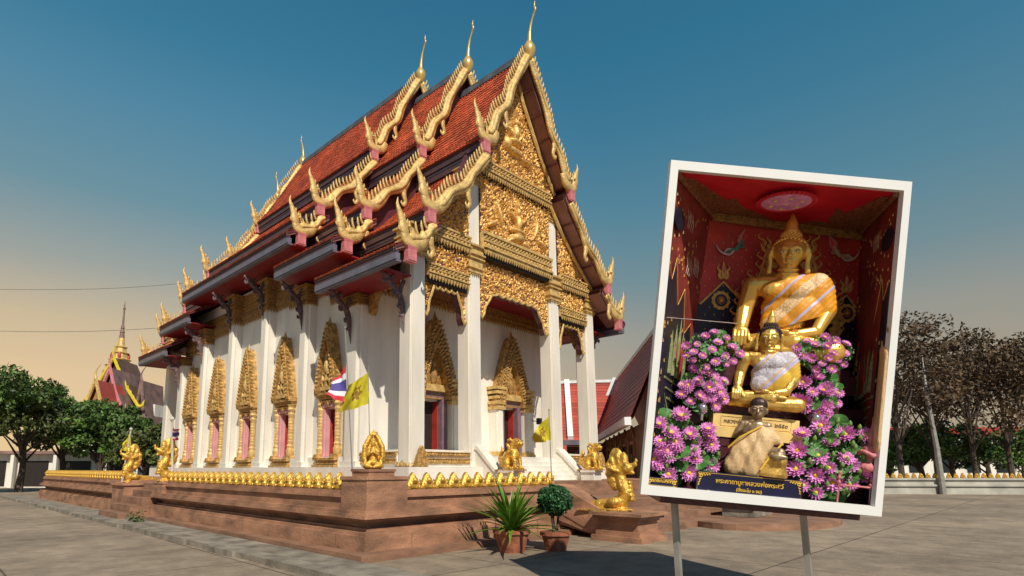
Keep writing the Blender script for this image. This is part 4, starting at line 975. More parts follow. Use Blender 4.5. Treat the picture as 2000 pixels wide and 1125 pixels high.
TREES = [(195, 42, 6.3, 3.0, 2.3, 'leaf_dark', 'dark green rounded tree at the left below the far temple roofs', 1), (282, 40, 4.7, 2.2, 1.7, 'leaf_olive', 'low olive green tree just left of the temple end column', 2), (248, 46, 5.2, 2.2, 1.8, 'leaf_dark', 'dark green tree between the two left foreground trees', 3),
         (120, 44, 8.0, 3.2, 2.8, 'leaf_dark', 'tall dark tree near the left margin beside the low white buildings', 4), (40, 40, 7.2, 3.2, 2.6, 'leaf_olive', 'olive tree at the far left margin', 5), (-40, 38, 8.5, 3.6, 3.2, 'leaf_dark', 'dark tree cut by the left margin', 6)]
for (px, dp, h, rx, rz, m, lab, sd) in TREES: x, y = gp(px, dp); tree(x, y, h, rx, rz, m, lab, sd, n=9000, leaf=.17)
RT_ = [(1760, 40, 12.5, 4.6, 4.2, 'bare brownish tree just right of the shrine case', 11), (1830, 44, 13.2, 5.0, 4.8, 'tallest brown-leaved tree behind the low right wall', 12), (1905, 41, 11.0, 4.2, 4.0, 'brown tree right of the tallest one', 13), (1975, 43, 12.0, 4.6, 4.4, 'brown tree at the right margin', 14), (2060, 42, 11.0, 4.6, 4.2, 'brown tree cut by the right margin', 15), (1690, 52, 11.0, 4.5, 4.0, 'brown tree mostly hidden behind the shrine case', 16)]
for (px, dp, h, rx, rz, lab, sd) in RT_: x, y = gp(px, dp); tree(x, y, h, rx, rz, 'leaf_dry', lab, sd, n=5200, leaf=.15, trunk=.22)
for i, px in enumerate((1735, 1800, 1860, 1930, 2000)):
    x, y = gp(px, 47+i); tree(x, y, 4.6+.5*(i % 3), 2.6, 1.9, 'leaf_dark', ['low dark shrub tree behind the right wall, next to the shrine case', 'low dark tree under the tallest brown tree', 'low dark tree right of the lone trunk', 'low dark tree near the right edge', 'low dark tree at the right edge'][i], 30+i, n=4200, leaf=.17, group='low trees behind the right wall')

# ================================================================== RIGHT BOUNDARY WALL with gilded petals
def gpt(px, depth, z): p = ray(px, 916, depth); return Vector((p.x, p.y, z))
A0, A1 = gpt(1500, 37.5, 0), gpt(2140, 36.2, 0); d_ = (A1-A0); ln = d_.length; rz_ = math.atan2(d_.y, d_.x)
t = thing('boundary_wall', 'long low grey white wall topped with small gilded petals at the right', 'wall', tuple(A0), rz=rz_)
b = MB(); b.bx(0, ln, 0, .4, 0, .5); b.bx(0, ln, -.12, .5, .5, .62); b.bx(0, ln, .02, .38, .62, .9); b.bx(0, ln, -.10, .46, .9, 1.02); build(b, 'wall', M['wallgrey'] if 'wallgrey' in M else M['white'], t)
n = int(ln/.42)
for k in range(min(n, 60)): place('lotus_petal', petm, t, loc=((k+.5)*ln/min(n, 60), .15, 1.02))
x, y = gp(1836, 36.6)
t = thing('bare_trunk_tree', 'slender pale bare trunk standing by the low right wall', 'tree', (x, y, 0)); b = MB(); b.tube([(0, 0, 0), (-.2, 0, 3), (-.5, .1, 6.5), (-.3, .1, 9)], [.18, .14, .09, .03], 8); build(b, 'trunk', M['metal'], t)
for k in range(9):
    b = MB(); z = 3.5+.6*k; s = (-1)**k; b.tube([(-.3, 0, z), (-.3+s*.7, .2, z+.5), (-.3+s*1.3, .1, z+1.3)], [.05, .03, .01], 5); build(b, 'branch', M['bark'], t)
# distant market hall in red and white between the trunks
x, y = gp(1900, 62); t = thing('distant_building', 'far pale building with a red band seen through the right trees', 'building', (x, y, 0), rz=rz_)
b = MB(); b.bx(-14, 16, 0, 6, 0, 5.4); build(b, 'wall', M['white'], t); b = MB(); b.bx(-14.1, 16.1, -.3, 6, 5.4, 6.1); build(b, 'roof', M['shutter'], t)
for k in range(9): b = MB(); b.bx(-12.6+3*k, -11.2+3*k, -.04, -.0, 1.2, 3.6); build(b, 'window', M['glass'], t)

# ================================================================== RED-ROOFED HALL behind on the right
az = R_(10.5); dirY = (FH*math.cos(az)+RT*math.sin(az)); rzh = math.atan2(dirY.y, dirY.x)-math.pi/2   # local +y runs away from the viewer
O = gpt(1180, 43, 0); t = thing('red_roof_hall', 'low timber hall with bright red roofs and white trim behind the temple on the right', 'building', tuple(O), rz=rzh)
def roofslab(P, nm, m='roofred', thick=.12):
    """quad P: tl, tr, br, bl with tile courses"""
    tl, tr, br, bl = map(Vector, P); n = (tr-tl).cross(bl-tl).normalized(); n = n if n.z > 0 else -n; b = MB(); rows = int((bl-tl).length/.32)
    for i in range(rows):
        a, c = i/rows, (i+1)/rows; p = [tl.lerp(bl, a), tr.lerp(br, a), tr.lerp(br, c)+n*.025, tl.lerp(bl, c)+n*.025, tl.lerp(bl, c), tr.lerp(br, c)]; b.add(p, [(0, 1, 2, 3), (3, 2, 5, 4)])
    b.add([tl-n*thick, tr-n*thick, br-n*thick, bl-n*thick], [(0, 1, 2, 3)]); return build(b, nm, M[m], t)
# wing running towards the viewer on the right: ridge at x=4.2; eave at x=-.6
zr, ze = 8.3, 3.75
roofslab([(1.3, 0, zr), (1.3, -20, zr), (-.7, -20, ze), (-.7, 0, ze)], 'roof')
roofslab([(1.3, 0, zr), (1.3, -20, zr), (3.3, -20, ze), (3.3, 0, ze)], 'roof')
b = MB(); b.bx(1.15, 1.45, -20, .2, zr-.02, zr+.2); build(b, 'ridge', M['whitetrim'], t)
b = MB(); b.prism([(-.85, ze-.1), (-1.0, ze+.18), (.95, zr+.28), (1.35, zr+.2), (-.6, ze-.1)], (0, .0, 0), (1, 0, 0), (0, 0, 1), (0, .5, 0)); build(b, 'white_verge', M['whitetrim'], t)
b = MB(); b.bx(-.95, -.68, -20, .0, ze-.32, ze+.02); build(b, 'eave_board', M['whitetrim'], t)
# cross wing going left with two roof bays
roofslab([(1.3, .8, zr-.05), (-8.5, .8, zr+.15), (-8.5, -2.6, ze-.1), (-.9, -2.6, ze-.1)], 'roof')
b = MB(); b.bx(-8.5, 1.3, .7, .95, zr-.0, zr+.22); build(b, 'ridge', M['whitetrim'], t)
b = MB(); b.prism([(-2.6, ze-.05), (-2.7, ze+.2), (.8, zr+.35), (.8, zr)], (-2.7, 0, 0), (0, 1, 0), (0, 0, 1), (.4, 0, 0)); build(b, 'white_verge', M['whitetrim'], t)
b = MB(); b.prism([(-3.3, ze-.95), (-2.6, ze-.1), (.3, zr-1.0), (.3, zr-1.5)], (-5.4, 0, 0), (0, 1, 0), (0, 0, 1), (2.6, 0, 0)); build(b, 'lower_roof', M['roofred'], t)
b = MB(); b.bx(-8.5, -.8, -2.9, -2.62, ze-.45, ze-.1); build(b, 'eave_board', M['fascia'], t)
b = MB(); b.bx(-8, 0, -2.2, -2.0, 0, ze-.3); b.bx(.05, .3, -19.8, 0, 0, ze-.1); b.bx(.3, 2.9, -19.9, -19.7, 0, ze+.5); build(b, 'wall', M['wood'], t)
for k in range(6):
    y0 = -1.6-2.6*k
    b = MB(); b.bx(-.06, .06, y0-1.05, y0+.05, .95, 2.95); f = build(b, 'window_frame', M['wood2'], t); b = MB(); b.bx(-.09, -.06, y0-.95, y0-.05, 1.1, 2.8); build(b, 'pane', M['glass'], f)
    b = MB(); b.prism([(y0-1.4, 3.1), (y0-.5, 3.75), (y0+.4, 3.1), (y0+.25, 3.1), (y0-.5, 3.6), (y0-1.25, 3.1)], (-.04, 0, 0), (0, 1, 0), (0, 0, 1), (.1, 0, 0)); build(b, 'window_gable', M['wood2'], t)
    b = MB(); b.bx(-.1, .1, y0+.4, y0+.6, 0, ze-.2); build(b, 'post', M['wood2'], t)
for k in range(3):
    b = MB(); b.bx(-7+2.4*k, -5.6+2.4*k, -2.26, -2.21, 1, 2.9); build(b, 'window_frame', M['wood2'], t); b = MB(); b.bx(-6.9+2.4*k, -5.7+2.4*k, -2.29, -2.262, 1.1, 2.8); build(b, 'pane', M['glass'], t)
b = MB(); b.bx(-.5, .05, -16.8, 0, 0, .5); b.bx(-.7, -.5, -16.8, 0, 0, .9); build(b, 'white_plinth', M['white'], t)
b = MB(); b.bx(-.45, -.05, -16.8, 0, .5, .95); build(b, 'gold_band', M['gold_flat'], t)

# ================================================================== LEFT BACKGROUND: prang-spired temple with tiered roofs
dp = 78; O = gpt(214, dp, 0); fz = math.atan2(FH.y, FH.x)-math.pi/2
t = thing('far_temple', 'far temple at the left with brown and yellow gabled roofs under a slender gilded spire', 'temple', tuple(O), rz=fz)
mp = dp/1128
def hz(py): return 1.6+(916-py)*mp*1.03
def hx(px): return (px-238)*mp
def gable(cx, ytop, halfp, ybot, yd, m, trim, face, dz=6, nm='gable_roof'):
    X, zt, zb, hw = hx(cx), hz(ytop), hz(ybot), halfp*mp
    b = MB(); P = [(X, zt), (X-hw*.45, zt-(zt-zb)*.55), (X-hw, zb), (X-hw, zb-.3), (X, zt-.4), (X+hw, zb-.3), (X+hw, zb), (X+hw*.45, zt-(zt-zb)*.55)]
    b.prism(P, (0, yd, 0), (1, 0, 0), (0, 0, 1), (0, dz, 0)); r = build(b, nm, M[m], t)
    b = MB(); b.prism([(X, zt-.35), (X-hw*.45, zt-(zt-zb)*.55-.3), (X-hw*.9, zb), (X+hw*.9, zb), (X+hw*.45, zt-(zt-zb)*.55-.3)], (0, yd+.5, 0), (1, 0, 0), (0, 0, 1), (0, .3, 0)); build(b, 'gable_face', M[face], t)
    b = MB()
    for s in (-1, 1):
        b.tube([(X, yd-.1, zt), (X+s*hw*.45, yd-.1, zt-(zt-zb)*.55), (X+s*hw, yd-.1, zb)], [.22, .22, .22], 6)
        stroke(b, [(X+s*hw*.95, zb+.05, .22), (X+s*hw*1.12, zb+.1, .2), (X+s*hw*1.2, zb+.9, .03)], y=yd-.1, flat=.8)
        for k in range(9): f = (k+.5)/9; x = X+s*hw*f; z = zt-(zt-zb)*(f*1.1 if f < .5 else .55+(f-.5)*.9); b.tube([(x, yd-.1, z), (x-s*.1, yd-.1, z+.55)], [.12, .02], 4)
    stroke(b, [(X, zt, .2), (X-.1, zt+.9, .12), (X+.5, zt+2.0, .03)], y=yd-.1, flat=.8); build(b, 'barge_trim', M[trim], t)
M['yellow'] = mat('yellow_trim', (.68, .52, .03), .5, var=.2); M['brownroof'] = mat('weathered_brown_tile', (.14, .075, .05), .7, var=.4, scale=1.2); M['greypink'] = mat('greyish_pink_tile', (.24, .14, .115), .7, var=.4, scale=1)
gable(252, 706, 56, 800, -3, 'brownroof', 'yellow', 'maroon'); gable(272, 733, 30, 812, -6, 'greypink', 'pink', 'brownroof'); gable(283, 764, 26, 832, -10, 'roofred', 'gold_flat', 'gold_shade')
gable(204, 700, 26, 760, 4, 'greypink', 'gold_flat', 'maroon'); gable(303, 748, 12, 830, -2, 'greypink', 'greypink', 'greypink')
b = MB(); zb = hz(705); zt = hz(565); H = zt-zb; X = hx(206)
b.lathe([(2.2, -2.2), (2.2, -.8), (1.8, -.7), (1.8, -.1), (2.0, 0), (1.4, .2), (1.35, .8), (1.6, .9), (1.1, 1.1), (1.05, 1.8), (1.25, 1.9), (.8, 2.1), (.75, 2.7), (.95, 2.8), (.5, 3.1), (.42, 4.2)], (X, 4, zb), 8); build(b, 'spire_base', M['gold_flat'], t)
b = MB(); b.lathe([(.42, 4.1), (.3, 5), (.38, 5.1), (.2, 5.6), (.28, 5.7), (.16, 6.4), (.12, H-1.4), (.2, H-1.2), (.1, H-1.0), (.02, H)], (X, 4, zb), 8); build(b, 'spire', M['greypink'], t)
for k in range(4):
    a = k*math.pi/2+.4; b = MB(); b.ell((X+1.1*math.cos(a), 4+1.1*math.sin(a), zb+1.4), (.25, .25, .55), 8, 6); build(b, 'niche', M['roofred'], t)
b = MB(); b.bx(hx(170), hx(312), .8, 14, 0, hz(790)); build(b, 'wall', M['white'], t)
for k in range(5): b = MB(); x = hx(178+28*k); b.bx(x, x+1.0, .7, .8, 1, 4); build(b, 'window', M['glass'], t)
# low white shop row and grey fence at the left behind the terrace
x, y = gp(130, 50); t = thing('white_outbuilding', 'low white outbuilding with a dark opening under the left trees', 'building', (x, y, 0), rz=fz)
b = MB(); b.bx(-9, 7.2, 0, 5, 0, 2.9); build(b, 'wall', M['white'], t); b = MB(); b.bx(-9.5, 7.6, -.8, 5.2, 2.9, 3.15); build(b, 'roof', M['greypink'], t)
for k in range(4): b = MB(); b.bx(-7.6+3.7*k, -5.3+3.7*k, -.03, -.0, .1, 2.3); build(b, 'opening', M['dark'], t)  # flat panels on the wall, shade of the openings put into their colour
for k in range(5): b = MB(); b.bx(-8.2+3.7*k, -7.9+3.7*k, -.7, -.4, 0, 2.9); build(b, 'post', M['white'], t)
# kerb and cracked apron at the lower left
t = thing('concrete_kerb', 'worn grey concrete kerb and drain edge at the foot of the terrace', 'kerb', (-6.2, 4, 0))
rr = random.Random(8); yk = -9.0
while yk < 30:
    l = rr.uniform(1.1, 1.5); dx = rr.uniform(-.04, .04); b = MB(); b.bx(-6.35+dx, -6.0+dx, yk, yk+l-.03, 0, .10+rr.uniform(0, .03)); build(b, 'kerb_stone', M['concrete2'], t, world=True); yk += l
b = MB(); b.bx(-5.98, TX0-.30, -8, 30, 0, .045); build(b, 'apron', M['concrete2'], t, world=True)
for i, (px, py, s) in enumerate([(268, 1022, .22), (232, 1004, .13), (418, 1030, .10)]):
    d = ray(px, py, 1)-CAM; p = CAM+d*(1.6/-d.z); q = thing('weed', ['green weed tuft by the kerb, the larger one', 'small green weed tuft left of the larger one', 'tiny weed at the terrace foot'][i], 'weed', (p.x, p.y, 0)); m = leafcloud(130, lambda r, n: np.abs(r.normal(size=(n, 3)))*np.array([0, 0, s*.8])+r.normal(size=(n, 3))*np.array([s*.6, s*.6, 0]), .05, i); build(m, 'foliage', M['grass'], q)
# power lines
for i, (z0, z1) in enumerate(((24.5, 26.5), (19.0, 21.0))):
    a, c = gpt(-60, 70, z0), gpt(620, 66, z1); b = MB(); b.tube([a.lerp(c, k/12)-Vector((0, 0, 1.2*math.sin(math.pi*k/12))) for k in range(13)], .035, 4)
    o = build(b, 'power_line', M['metal']); o['label'] = ['upper thin power line crossing the sky behind the far spire', 'lower thin power line crossing behind the far spire'][i]; o['category'] = 'cable'
# floodlight on the porch wall
t = thing('floodlight', 'small black floodlight beside the right porch doorway', 'light', (8.75, 1.7, 3.6)); b = MB(); b.box((0, 0, 0), (.36, .16, .26)); build(b, 'housing', M['black'], t); b = MB(); b.tube([(0, .05, 0), (0, .78, .1)], .02, 6); build(b, 'bracket', M['metal'], t)
# ================================================================== SHRINE CASE: a tilted white-framed case on two posts, statues inside
SD = 9.0; KS = 6.0/9.0      # modelled at 9 units, built at 2/3 size
AR = math.atan2(43, 471)
U_ = RT*math.cos(AR)-UP*math.sin(AR); V_ = UP*math.cos(AR)+RT*math.sin(AR)
EO = ray(1486.5, 987, SD*KS)                  # middle of the lower rail
EM = Matrix.Translation(EO) @ Matrix((U_, FW, V_)).transposed().to_4x4() @ Matrix.Diagonal((KS, KS, KS, 1))
EI = EM.inverted()
def L(px, py, w=0.0): return EI @ ray(px, py, (SD+w)*KS)
S = thing('shrine_case', 'big tilted white-framed open case with a red painted niche, standing on two posts', 'shrine', mw=EM)
M['frame'] = mat('white_case_frame', (.82, .81, .78), .45, var=.04, scale=2)
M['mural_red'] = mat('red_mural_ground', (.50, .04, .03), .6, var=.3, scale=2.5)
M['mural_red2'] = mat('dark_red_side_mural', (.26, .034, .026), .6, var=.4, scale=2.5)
M['navy'] = mat('black_blue_mural_ground', (.012, .012, .028), .5, var=.4, scale=3)
M['mural_gold'] = mat('mural_gold_line', (.72, .40, .10), .5, metal=.1, var=.4, scale=14)
M['mural_green'] = mat('mural_pale_green', (.28, .30, .13), .6, var=.4, scale=14)
M['ceil_red'] = mat('crimson_shrine_ceiling', (.66, .012, .03), .5, var=.25, scale=2)
M['ceil_fret'] = mat('brown_gold_fretwork', (.40, .17, .07), .6, col2=(.09, .015, .01), scale=22)
M['skin_paint'] = mat('painted_skin', (.48, .30, .20), .6); M['teal'] = mat('painted_teal', (.06, .20, .14), .6); M['mwhite'] = mat('painted_white', (.55, .45, .42), .6)
M['lav'] = mat('lavender_parasol_cloth', (.86, .34, .70), .6, var=.4, scale=7)
M['altar'] = mat('maroon_granite_altar', (.085, .022, .028), .35, var=.5, scale=25)
M['gbud'] = mat('gilded_statue', (.95, .52, .10), .30, metal=.62, var=.22, scale=4, bump=.12, bscale=9)
M['gmid'] = mat('old_gilded_statue', (.85, .47, .11), .33, metal=.6, var=.5, scale=9, bump=.3, bscale=25)
M['hair'] = mat('dark_bronze_hair', (.045, .022, .02), .45, metal=.3)
M['bronze'] = mat('dark_worn_bronze', (.36, .25, .15), .4, metal=.5, var=.5, scale=9)
M['orange'] = mat('orange_robe_silk', (.80, .33, .012), .5, var=.35, scale=6, bump=.5, bscale=16)
M['glit'] = mat('beige_sequin_cloth', (.76, .50, .24), .45, var=.3, scale=60, bump=.35, bscale=90, spec=.8)
M['wsilk'] = mat('silvery_white_sash', (.60, .56, .62), .45, var=.3, scale=30, bump=.4, bscale=60)
M['lilac'] = mat('lilac_trim', (.55, .48, .68), .5, var=.2)
M['gtrim'] = mat('gold_ribbon', (.75, .46, .05), .45, var=.2)
M['signblk'] = mat('glossy_navy_sign', (.012, .014, .045), .15, var=.2); M['cream'] = mat('cream_gold_plinth', (.86, .60, .22), .4, var=.2, scale=3)
M['lpink'] = mat('pink_lotus_petal', (.93, .33, .72), .55, var=.3, scale=14, attr=.35); M['lcen'] = mat('yellow_flower_centre', (.80, .58, .03), .6)
M['lbud'] = mat('green_lotus_bud', (.20, .34, .07), .55, var=.4, scale=12, attr=.4); M['lleaf'] = mat('lotus_leaf_green', (.07, .20, .04), .5, var=.4, scale=6, attr=.4)
M['eyew'] = mat('eye_white', (.75, .72, .62), .3); M['fill'] = mat('small_filler_leaf', (.06, .20, .035), .6, var=.5, scale=20, attr=.6); M['tiny'] = mat('tiny_white_blossom', (.62, .70, .85), .6)
# ---- frame rails
OC = [L(1311, 312), L(1782, 355), L(1722, 1009), L(1251, 965)]; IC = [L(1325, 331), L(1766, 372), L(1709, 990), L(1266, 949)]
for i in range(4):
    j = (i+1) % 4; b = MB(); f = [OC[i], OC[j], IC[j], IC[i]]; dpt = Vector((0, .10, 0)); b.add(f+[p+dpt for p in f], [(0, 1, 2, 3), (7, 6, 5, 4), (0, 4, 5, 1), (3, 2, 6, 7)]); build(b, 'frame_rail', M['frame'], S)
BW = 1.75
BC = [L(1388, 416, BW), L(1681, 455, BW), L(1655, 1000, BW), L(1312, 968, BW)]
IN = [p+Vector((0, .10, 0)) for p in IC]
def quad(nm, P, m, thick=None, parent=S):
    b = MB(); P = [Vector(p) for p in P]; n = (P[1]-P[0]).cross(P[3]-P[0]).normalized()*.04; c = sum(P, Vector())/4
    if thick is not None and n.dot(thick) < 0: n = -n
    b.add(P+[p+n for p in P], [(0, 1, 2, 3), (7, 6, 5, 4), (0, 4, 5, 1), (1, 5, 6, 2), (2, 6, 7, 3), (3, 7, 4, 0)]); return build(b, nm, M[m], parent)
back = quad('back_wall', BC, 'mural_red', Vector((0, 1, 0)))
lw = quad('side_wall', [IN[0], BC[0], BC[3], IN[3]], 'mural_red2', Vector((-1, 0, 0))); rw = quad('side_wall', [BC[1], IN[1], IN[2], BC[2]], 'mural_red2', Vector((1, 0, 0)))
ce = quad('ceiling', [IN[0], IN[1], BC[1], BC[0]], 'ceil_red', Vector((0, 0, 1))); quad('floor', [IN[3], IN[2], BC[2], BC[3]], 'altar', Vector((0, 0, -1)))
for x0 in (OC[3].lerp(OC[2], .22), OC[3].lerp(OC[2], .80)):
    w0 = EM @ (x0+Vector((0, .85, .2))); b = MB(); b.bx(w0.x-.03, w0.x+.03, w0.y-.03, w0.y+.03, 0, w0.z); b.bx(w0.x-.1, w0.x+.1, w0.y-.1, w0.y+.1, 0.001, .02); build(b, 'support_post', M['metal'], S, world=True)
# ---- murals: thin raised shapes on the walls
def wallpt(W, a, c, off=.012):
    """bilinear point on wall W (tl,tr,br,bl), raised towards the inside"""
    p = (W[0]*(1-a)+W[1]*a)*(1-c)+(W[3]*(1-a)+W[2]*a)*c; n = (W[1]-W[0]).cross(W[3]-W[0]).normalized(); ctr = Vector((0, .4, 2.6))
    if n.dot(ctr-p) < 0: n = -n
    return p+n*off
def inv_wall(W, px, py):
    """(a,c) where the sight line of a pixel meets the back wall"""
    best = (0, 0); tgt = L(px, py, BW)
    u = (W[1]-W[0]); v = (W[3]-W[0]); A = np.array([[u.dot(u), u.dot(v)], [u.dot(v), v.dot(v)]]); r = tgt-W[0]; s = np.linalg.solve(A, np.array([r.dot(u), r.dot(v)])); return s
def bp(px, py, off=.012): p = L(px, py, BW); return p+Vector((0, -off, 0))
def shape(mb, pts, off=.012, f=bp, t=.012):
    P = [f(x, y, off) for x, y in pts]; Q = [f(x, y, off-t) for x, y in pts]; n = len(P); mb.add(P+Q, [tuple(range(n))]+[(i, i+n, (i+1) % n+n, (i+1) % n) for i in range(n)])
def line(mb, pts, w, off=.02, f=bp, close=False):
    q = [(x, y, (w if not hasattr(w, '__len__') else w[i])*SD/1114) for i, (x, y) in enumerate(pts)]
    if len(q) > 2 and hasattr(w, '__len__'): q = [tuple(a) for a in bez(q, 4)]
    mb.tube([f(x, y, off) for x, y, _ in q], [max(.002, a[2]) for a in q], 6, .45, (0, -1, 0))
nv = MB(); shape(nv, [(1318, 640), (1365, 592), (1412, 548), (1452, 592), (1452, 985), (1315, 975)]); shape(nv, [(1605, 612), (1652, 574), (1672, 600), (1668, 990), (1600, 985)]); build(nv, 'mural_gable', M['navy'], back, kind=None)
for P in ([(1366, 594), (1412, 551), (1446, 586)], [(1606, 614), (1652, 577), (1671, 602)]): gl = MB(); line(gl, P, 2.8); build(gl, 'mural_edging', M['mural_gold'], back)
def rosette(cx, cy, r):
    b = MB(); shape(b, [(cx+r*math.cos(a*.2618)*(1+.12*(a % 2)), cy+r*math.sin(a*.2618)*(1+.12*(a % 2))) for a in range(24)], .024); build(b, 'rosette', M['mural_gold'], back)
    b = MB(); shape(b, [(cx+r*.72*math.cos(a*.52), cy+r*.72*math.sin(a*.52)) for a in range(12)], .030); build(b, 'rosette_ring', M['navy'], back); b = MB(); shape(b, [(cx+r*.5*math.cos(a*.52), cy+r*.5*math.sin(a*.52)) for a in range(12)], .036); build(b, 'rosette_centre', M['ceil_fret'], back)
    b = MB(); shape(b, [(cx+r*.2*math.cos(a*.52), cy+r*.2*math.sin(a*.52)) for a in range(12)], .042); build(b, 'rosette_eye', M['orange'], back)
rosette(1407, 587, 17); rosette(1652, 612, 17)
def curl(mb, x, y, s, h, fl=1, f=bp): line(mb, [(x, y), (x+fl*s*.55, y-h*.25), (x+fl*s*.35, y-h*.55), (x+fl*s*.9, y-h*.8), (x+fl*s*.6, y-h)], [3.6, 4.2, 3.2, 2.0, .4], .028, f)
for s, cx in ((-1, 1466), (1, 1612)):
    fl = MB(); r4 = random.Random(6)
    for k in range(12):
        y = 696-18*k; x = cx+s*(16*math.sin(k*.55))-s*max(0, k-6)*7
        line(fl, [(x-s*10, y+6), (x+s*4, y-4), (x-s*2, y-18)], [7, 8, 4], .022); curl(fl, x+s*2, y, 20+6*(k % 2), 44, s); curl(fl, x-s*3, y-8, 12, 30, s); curl(fl, x+s*10, y-2, 10, 26, -s)
    build(fl, 'flame_ornament', M['mural_gold'], back)
for (x, y) in ((1412, 545), (1652, 571)):
    b = MB(); curl(b, x-3, y, 10, 26, -1); curl(b, x+3, y, 10, 26, 1); line(b, [(x, y), (x, y-18), (x, y-34)], [4.5, 5, .5], .03); build(b, 'gable_flame', M['mural_gold'], back); b = MB(); line(b, [(x, y-8), (x, y-16), (x, y-24)], [1, 3, .5], .045); build(b, 'flame_heart', M['pink'], back)
def deity(cx, cy, s, m):
    b = MB(); line(b, [(cx+s*10, cy-4), (cx+s*14, cy-20), (cx+s*22, cy-38)], [2, 9.5, 1], .022); line(b, [(cx+s*11, cy-4), (cx+s*15, cy-20), (cx+s*22, cy-35)], [1, 7.6, .5], .026); build(b, 'mural_halo', M['pink'], back)
    b = MB(); line(b, [(cx+s*12, cy-7), (cx+s*15, cy-20), (cx+s*21, cy-32)], [1, 6, .5], .034); build(b, 'halo_centre', M['ceil_red'], back)
    b = MB(); line(b, [(cx+s*14, cy-17), (cx+s*13, cy-12), (cx+s*8, cy-5), (cx+s*3, cy+2), (cx-s*8, cy+3), (cx-s*16, cy+9)], [4, 3, 5.5, 5, 4, 2], .044); line(b, [(cx+s*6, cy-4), (cx+s*18, cy-2), (cx+s*16, cy-10)], [2.4, 2, 1.6], .046); build(b, 'mural_deity', M[m], back)
    b = MB(); line(b, [(cx, cy+3), (cx-s*10, cy+12), (cx-s*24, cy+8), (cx-s*32, cy), (cx-s*35, cy-8)], [3, 3, 2.4, 1.6, .6], .046); line(b, [(cx-s*3, cy+2), (cx-s*14, cy+2), (cx-s*22, cy+12)], [2, 2.4, 1], .048); build(b, 'mural_ribbon', M['mwhite'], back)
deity(1432, 486, 1, 'teal'); deity(1640, 498, -1, 'skin_paint')
# small gold motifs scattered over the walls
rr = random.Random(2); dots = MB()
for r_ in range(22):
    for c_ in range(17):
        px, py = 1376+c_*18+(r_ % 2)*9, 446+r_*14
        if py > 446+(px-1376)*.13 and 1372 < px < 1676: line(dots, [(px, py+2), (px, py-1.5)], [1.2, .3], .018)
build(dots, 'wall_motifs', M['mural_gold'], back, kind='stuff')
# cornice under the ceiling
b = MB(); a0, a1 = BC[0], BC[1]; 
for k in range(3): b.tube([a0+Vector((0, -.05-.015*k, -.03-.05*k)), a1+Vector((0, -.05-.015*k, -.03-.05*k))], [.035, .035], 6)
for k in range(60): p = a0.lerp(a1, (k+.5)/60)+Vector((0, -.09, -.06)); b.tube([p, p+Vector((0, -.01, -.12))], [.018, .006], 4)
build(b, 'cornice', M['gold_shade'], S)
for A_, B_ in ((IN[0], BC[0]), (IN[1], BC[1])):
    b = MB(); inw = Vector((.04 if A_ is IN[0] else -.04, 0, -.04)); b.tube([A_+inw, B_+inw], [.05, .05], 6); build(b, 'cornice', M['ceil_fret'], S)
def cp(a, c, off=.02): # ceiling point a across, c depth
    p = (IN[0]*(1-a)+IN[1]*a)*(1-c)+(BC[0]*(1-a)+BC[1]*a)*c; return p+Vector((0, 0, -off))
for s in (0, 1):
    A = lambda a: a if s == 0 else 1-a
    b = MB(); P = [cp(A(a), c) for a, c in ((.02, .1), (.06, .1), (.17, .55), (.23, .45), (.24, .66), (.42, .96), (.02, .96))]; Q = [p+Vector((0, 0, .015)) for p in P]; n = len(P)
    b.add(P+Q, [tuple(range(n)), tuple(range(2*n-1, n-1, -1))]+[(i, i+n, (i+1) % n+n, (i+1) % n) for i in range(n)]); build(b, 'ceiling_fretwork', M['ceil_fret'], ce)
# hanging parasol
pc = cp(.5, .30, .10); px_ = (cp(.6, .38)-cp(.4, .38)).normalized(); py_ = (cp(.5, .5)-cp(.5, .3)); py_ = (py_-px_*py_.dot(px_)).normalized(); pz_ = px_.cross(py_)
t = thing('ceiling_parasol', 'round pink and lavender disc with scalloped red rim under the red shrine ceiling', 'parasol', mw=EM @ Matrix.Translation(pc) @ Matrix((px_, py_, pz_)).transposed().to_4x4() @ Matrix.Diagonal((.86, .86, 1, 1)))
b = MB(); b.lathe([(.02, .03), (.42, .01), (.45, 0), (.42, -.02), (.02, -.05)], (0, 0, 0), 36); build(b, 'canopy', M['lav'], t)
b = MB()
for k in range(36): a = k*math.pi/18; b.tube([(.46*math.cos(a), .46*math.sin(a), .0), (.53*math.cos(a), .53*math.sin(a), -.02)], [.04, .008], 5)
b.tube([(.46*math.cos(k*math.pi/18), .46*math.sin(k*math.pi/18), 0) for k in range(37)], .03, 6); build(b, 'rim', M['ceil_red'], t)
for k in range(7): a = k*math.pi/3+.3; q = .27 if k < 6 else 0; b = MB(); b.ell((q*math.cos(a), q*math.sin(a), -.04), (.04, .04, .02), 8, 5); build(b, 'rosette', M['cream'], t)
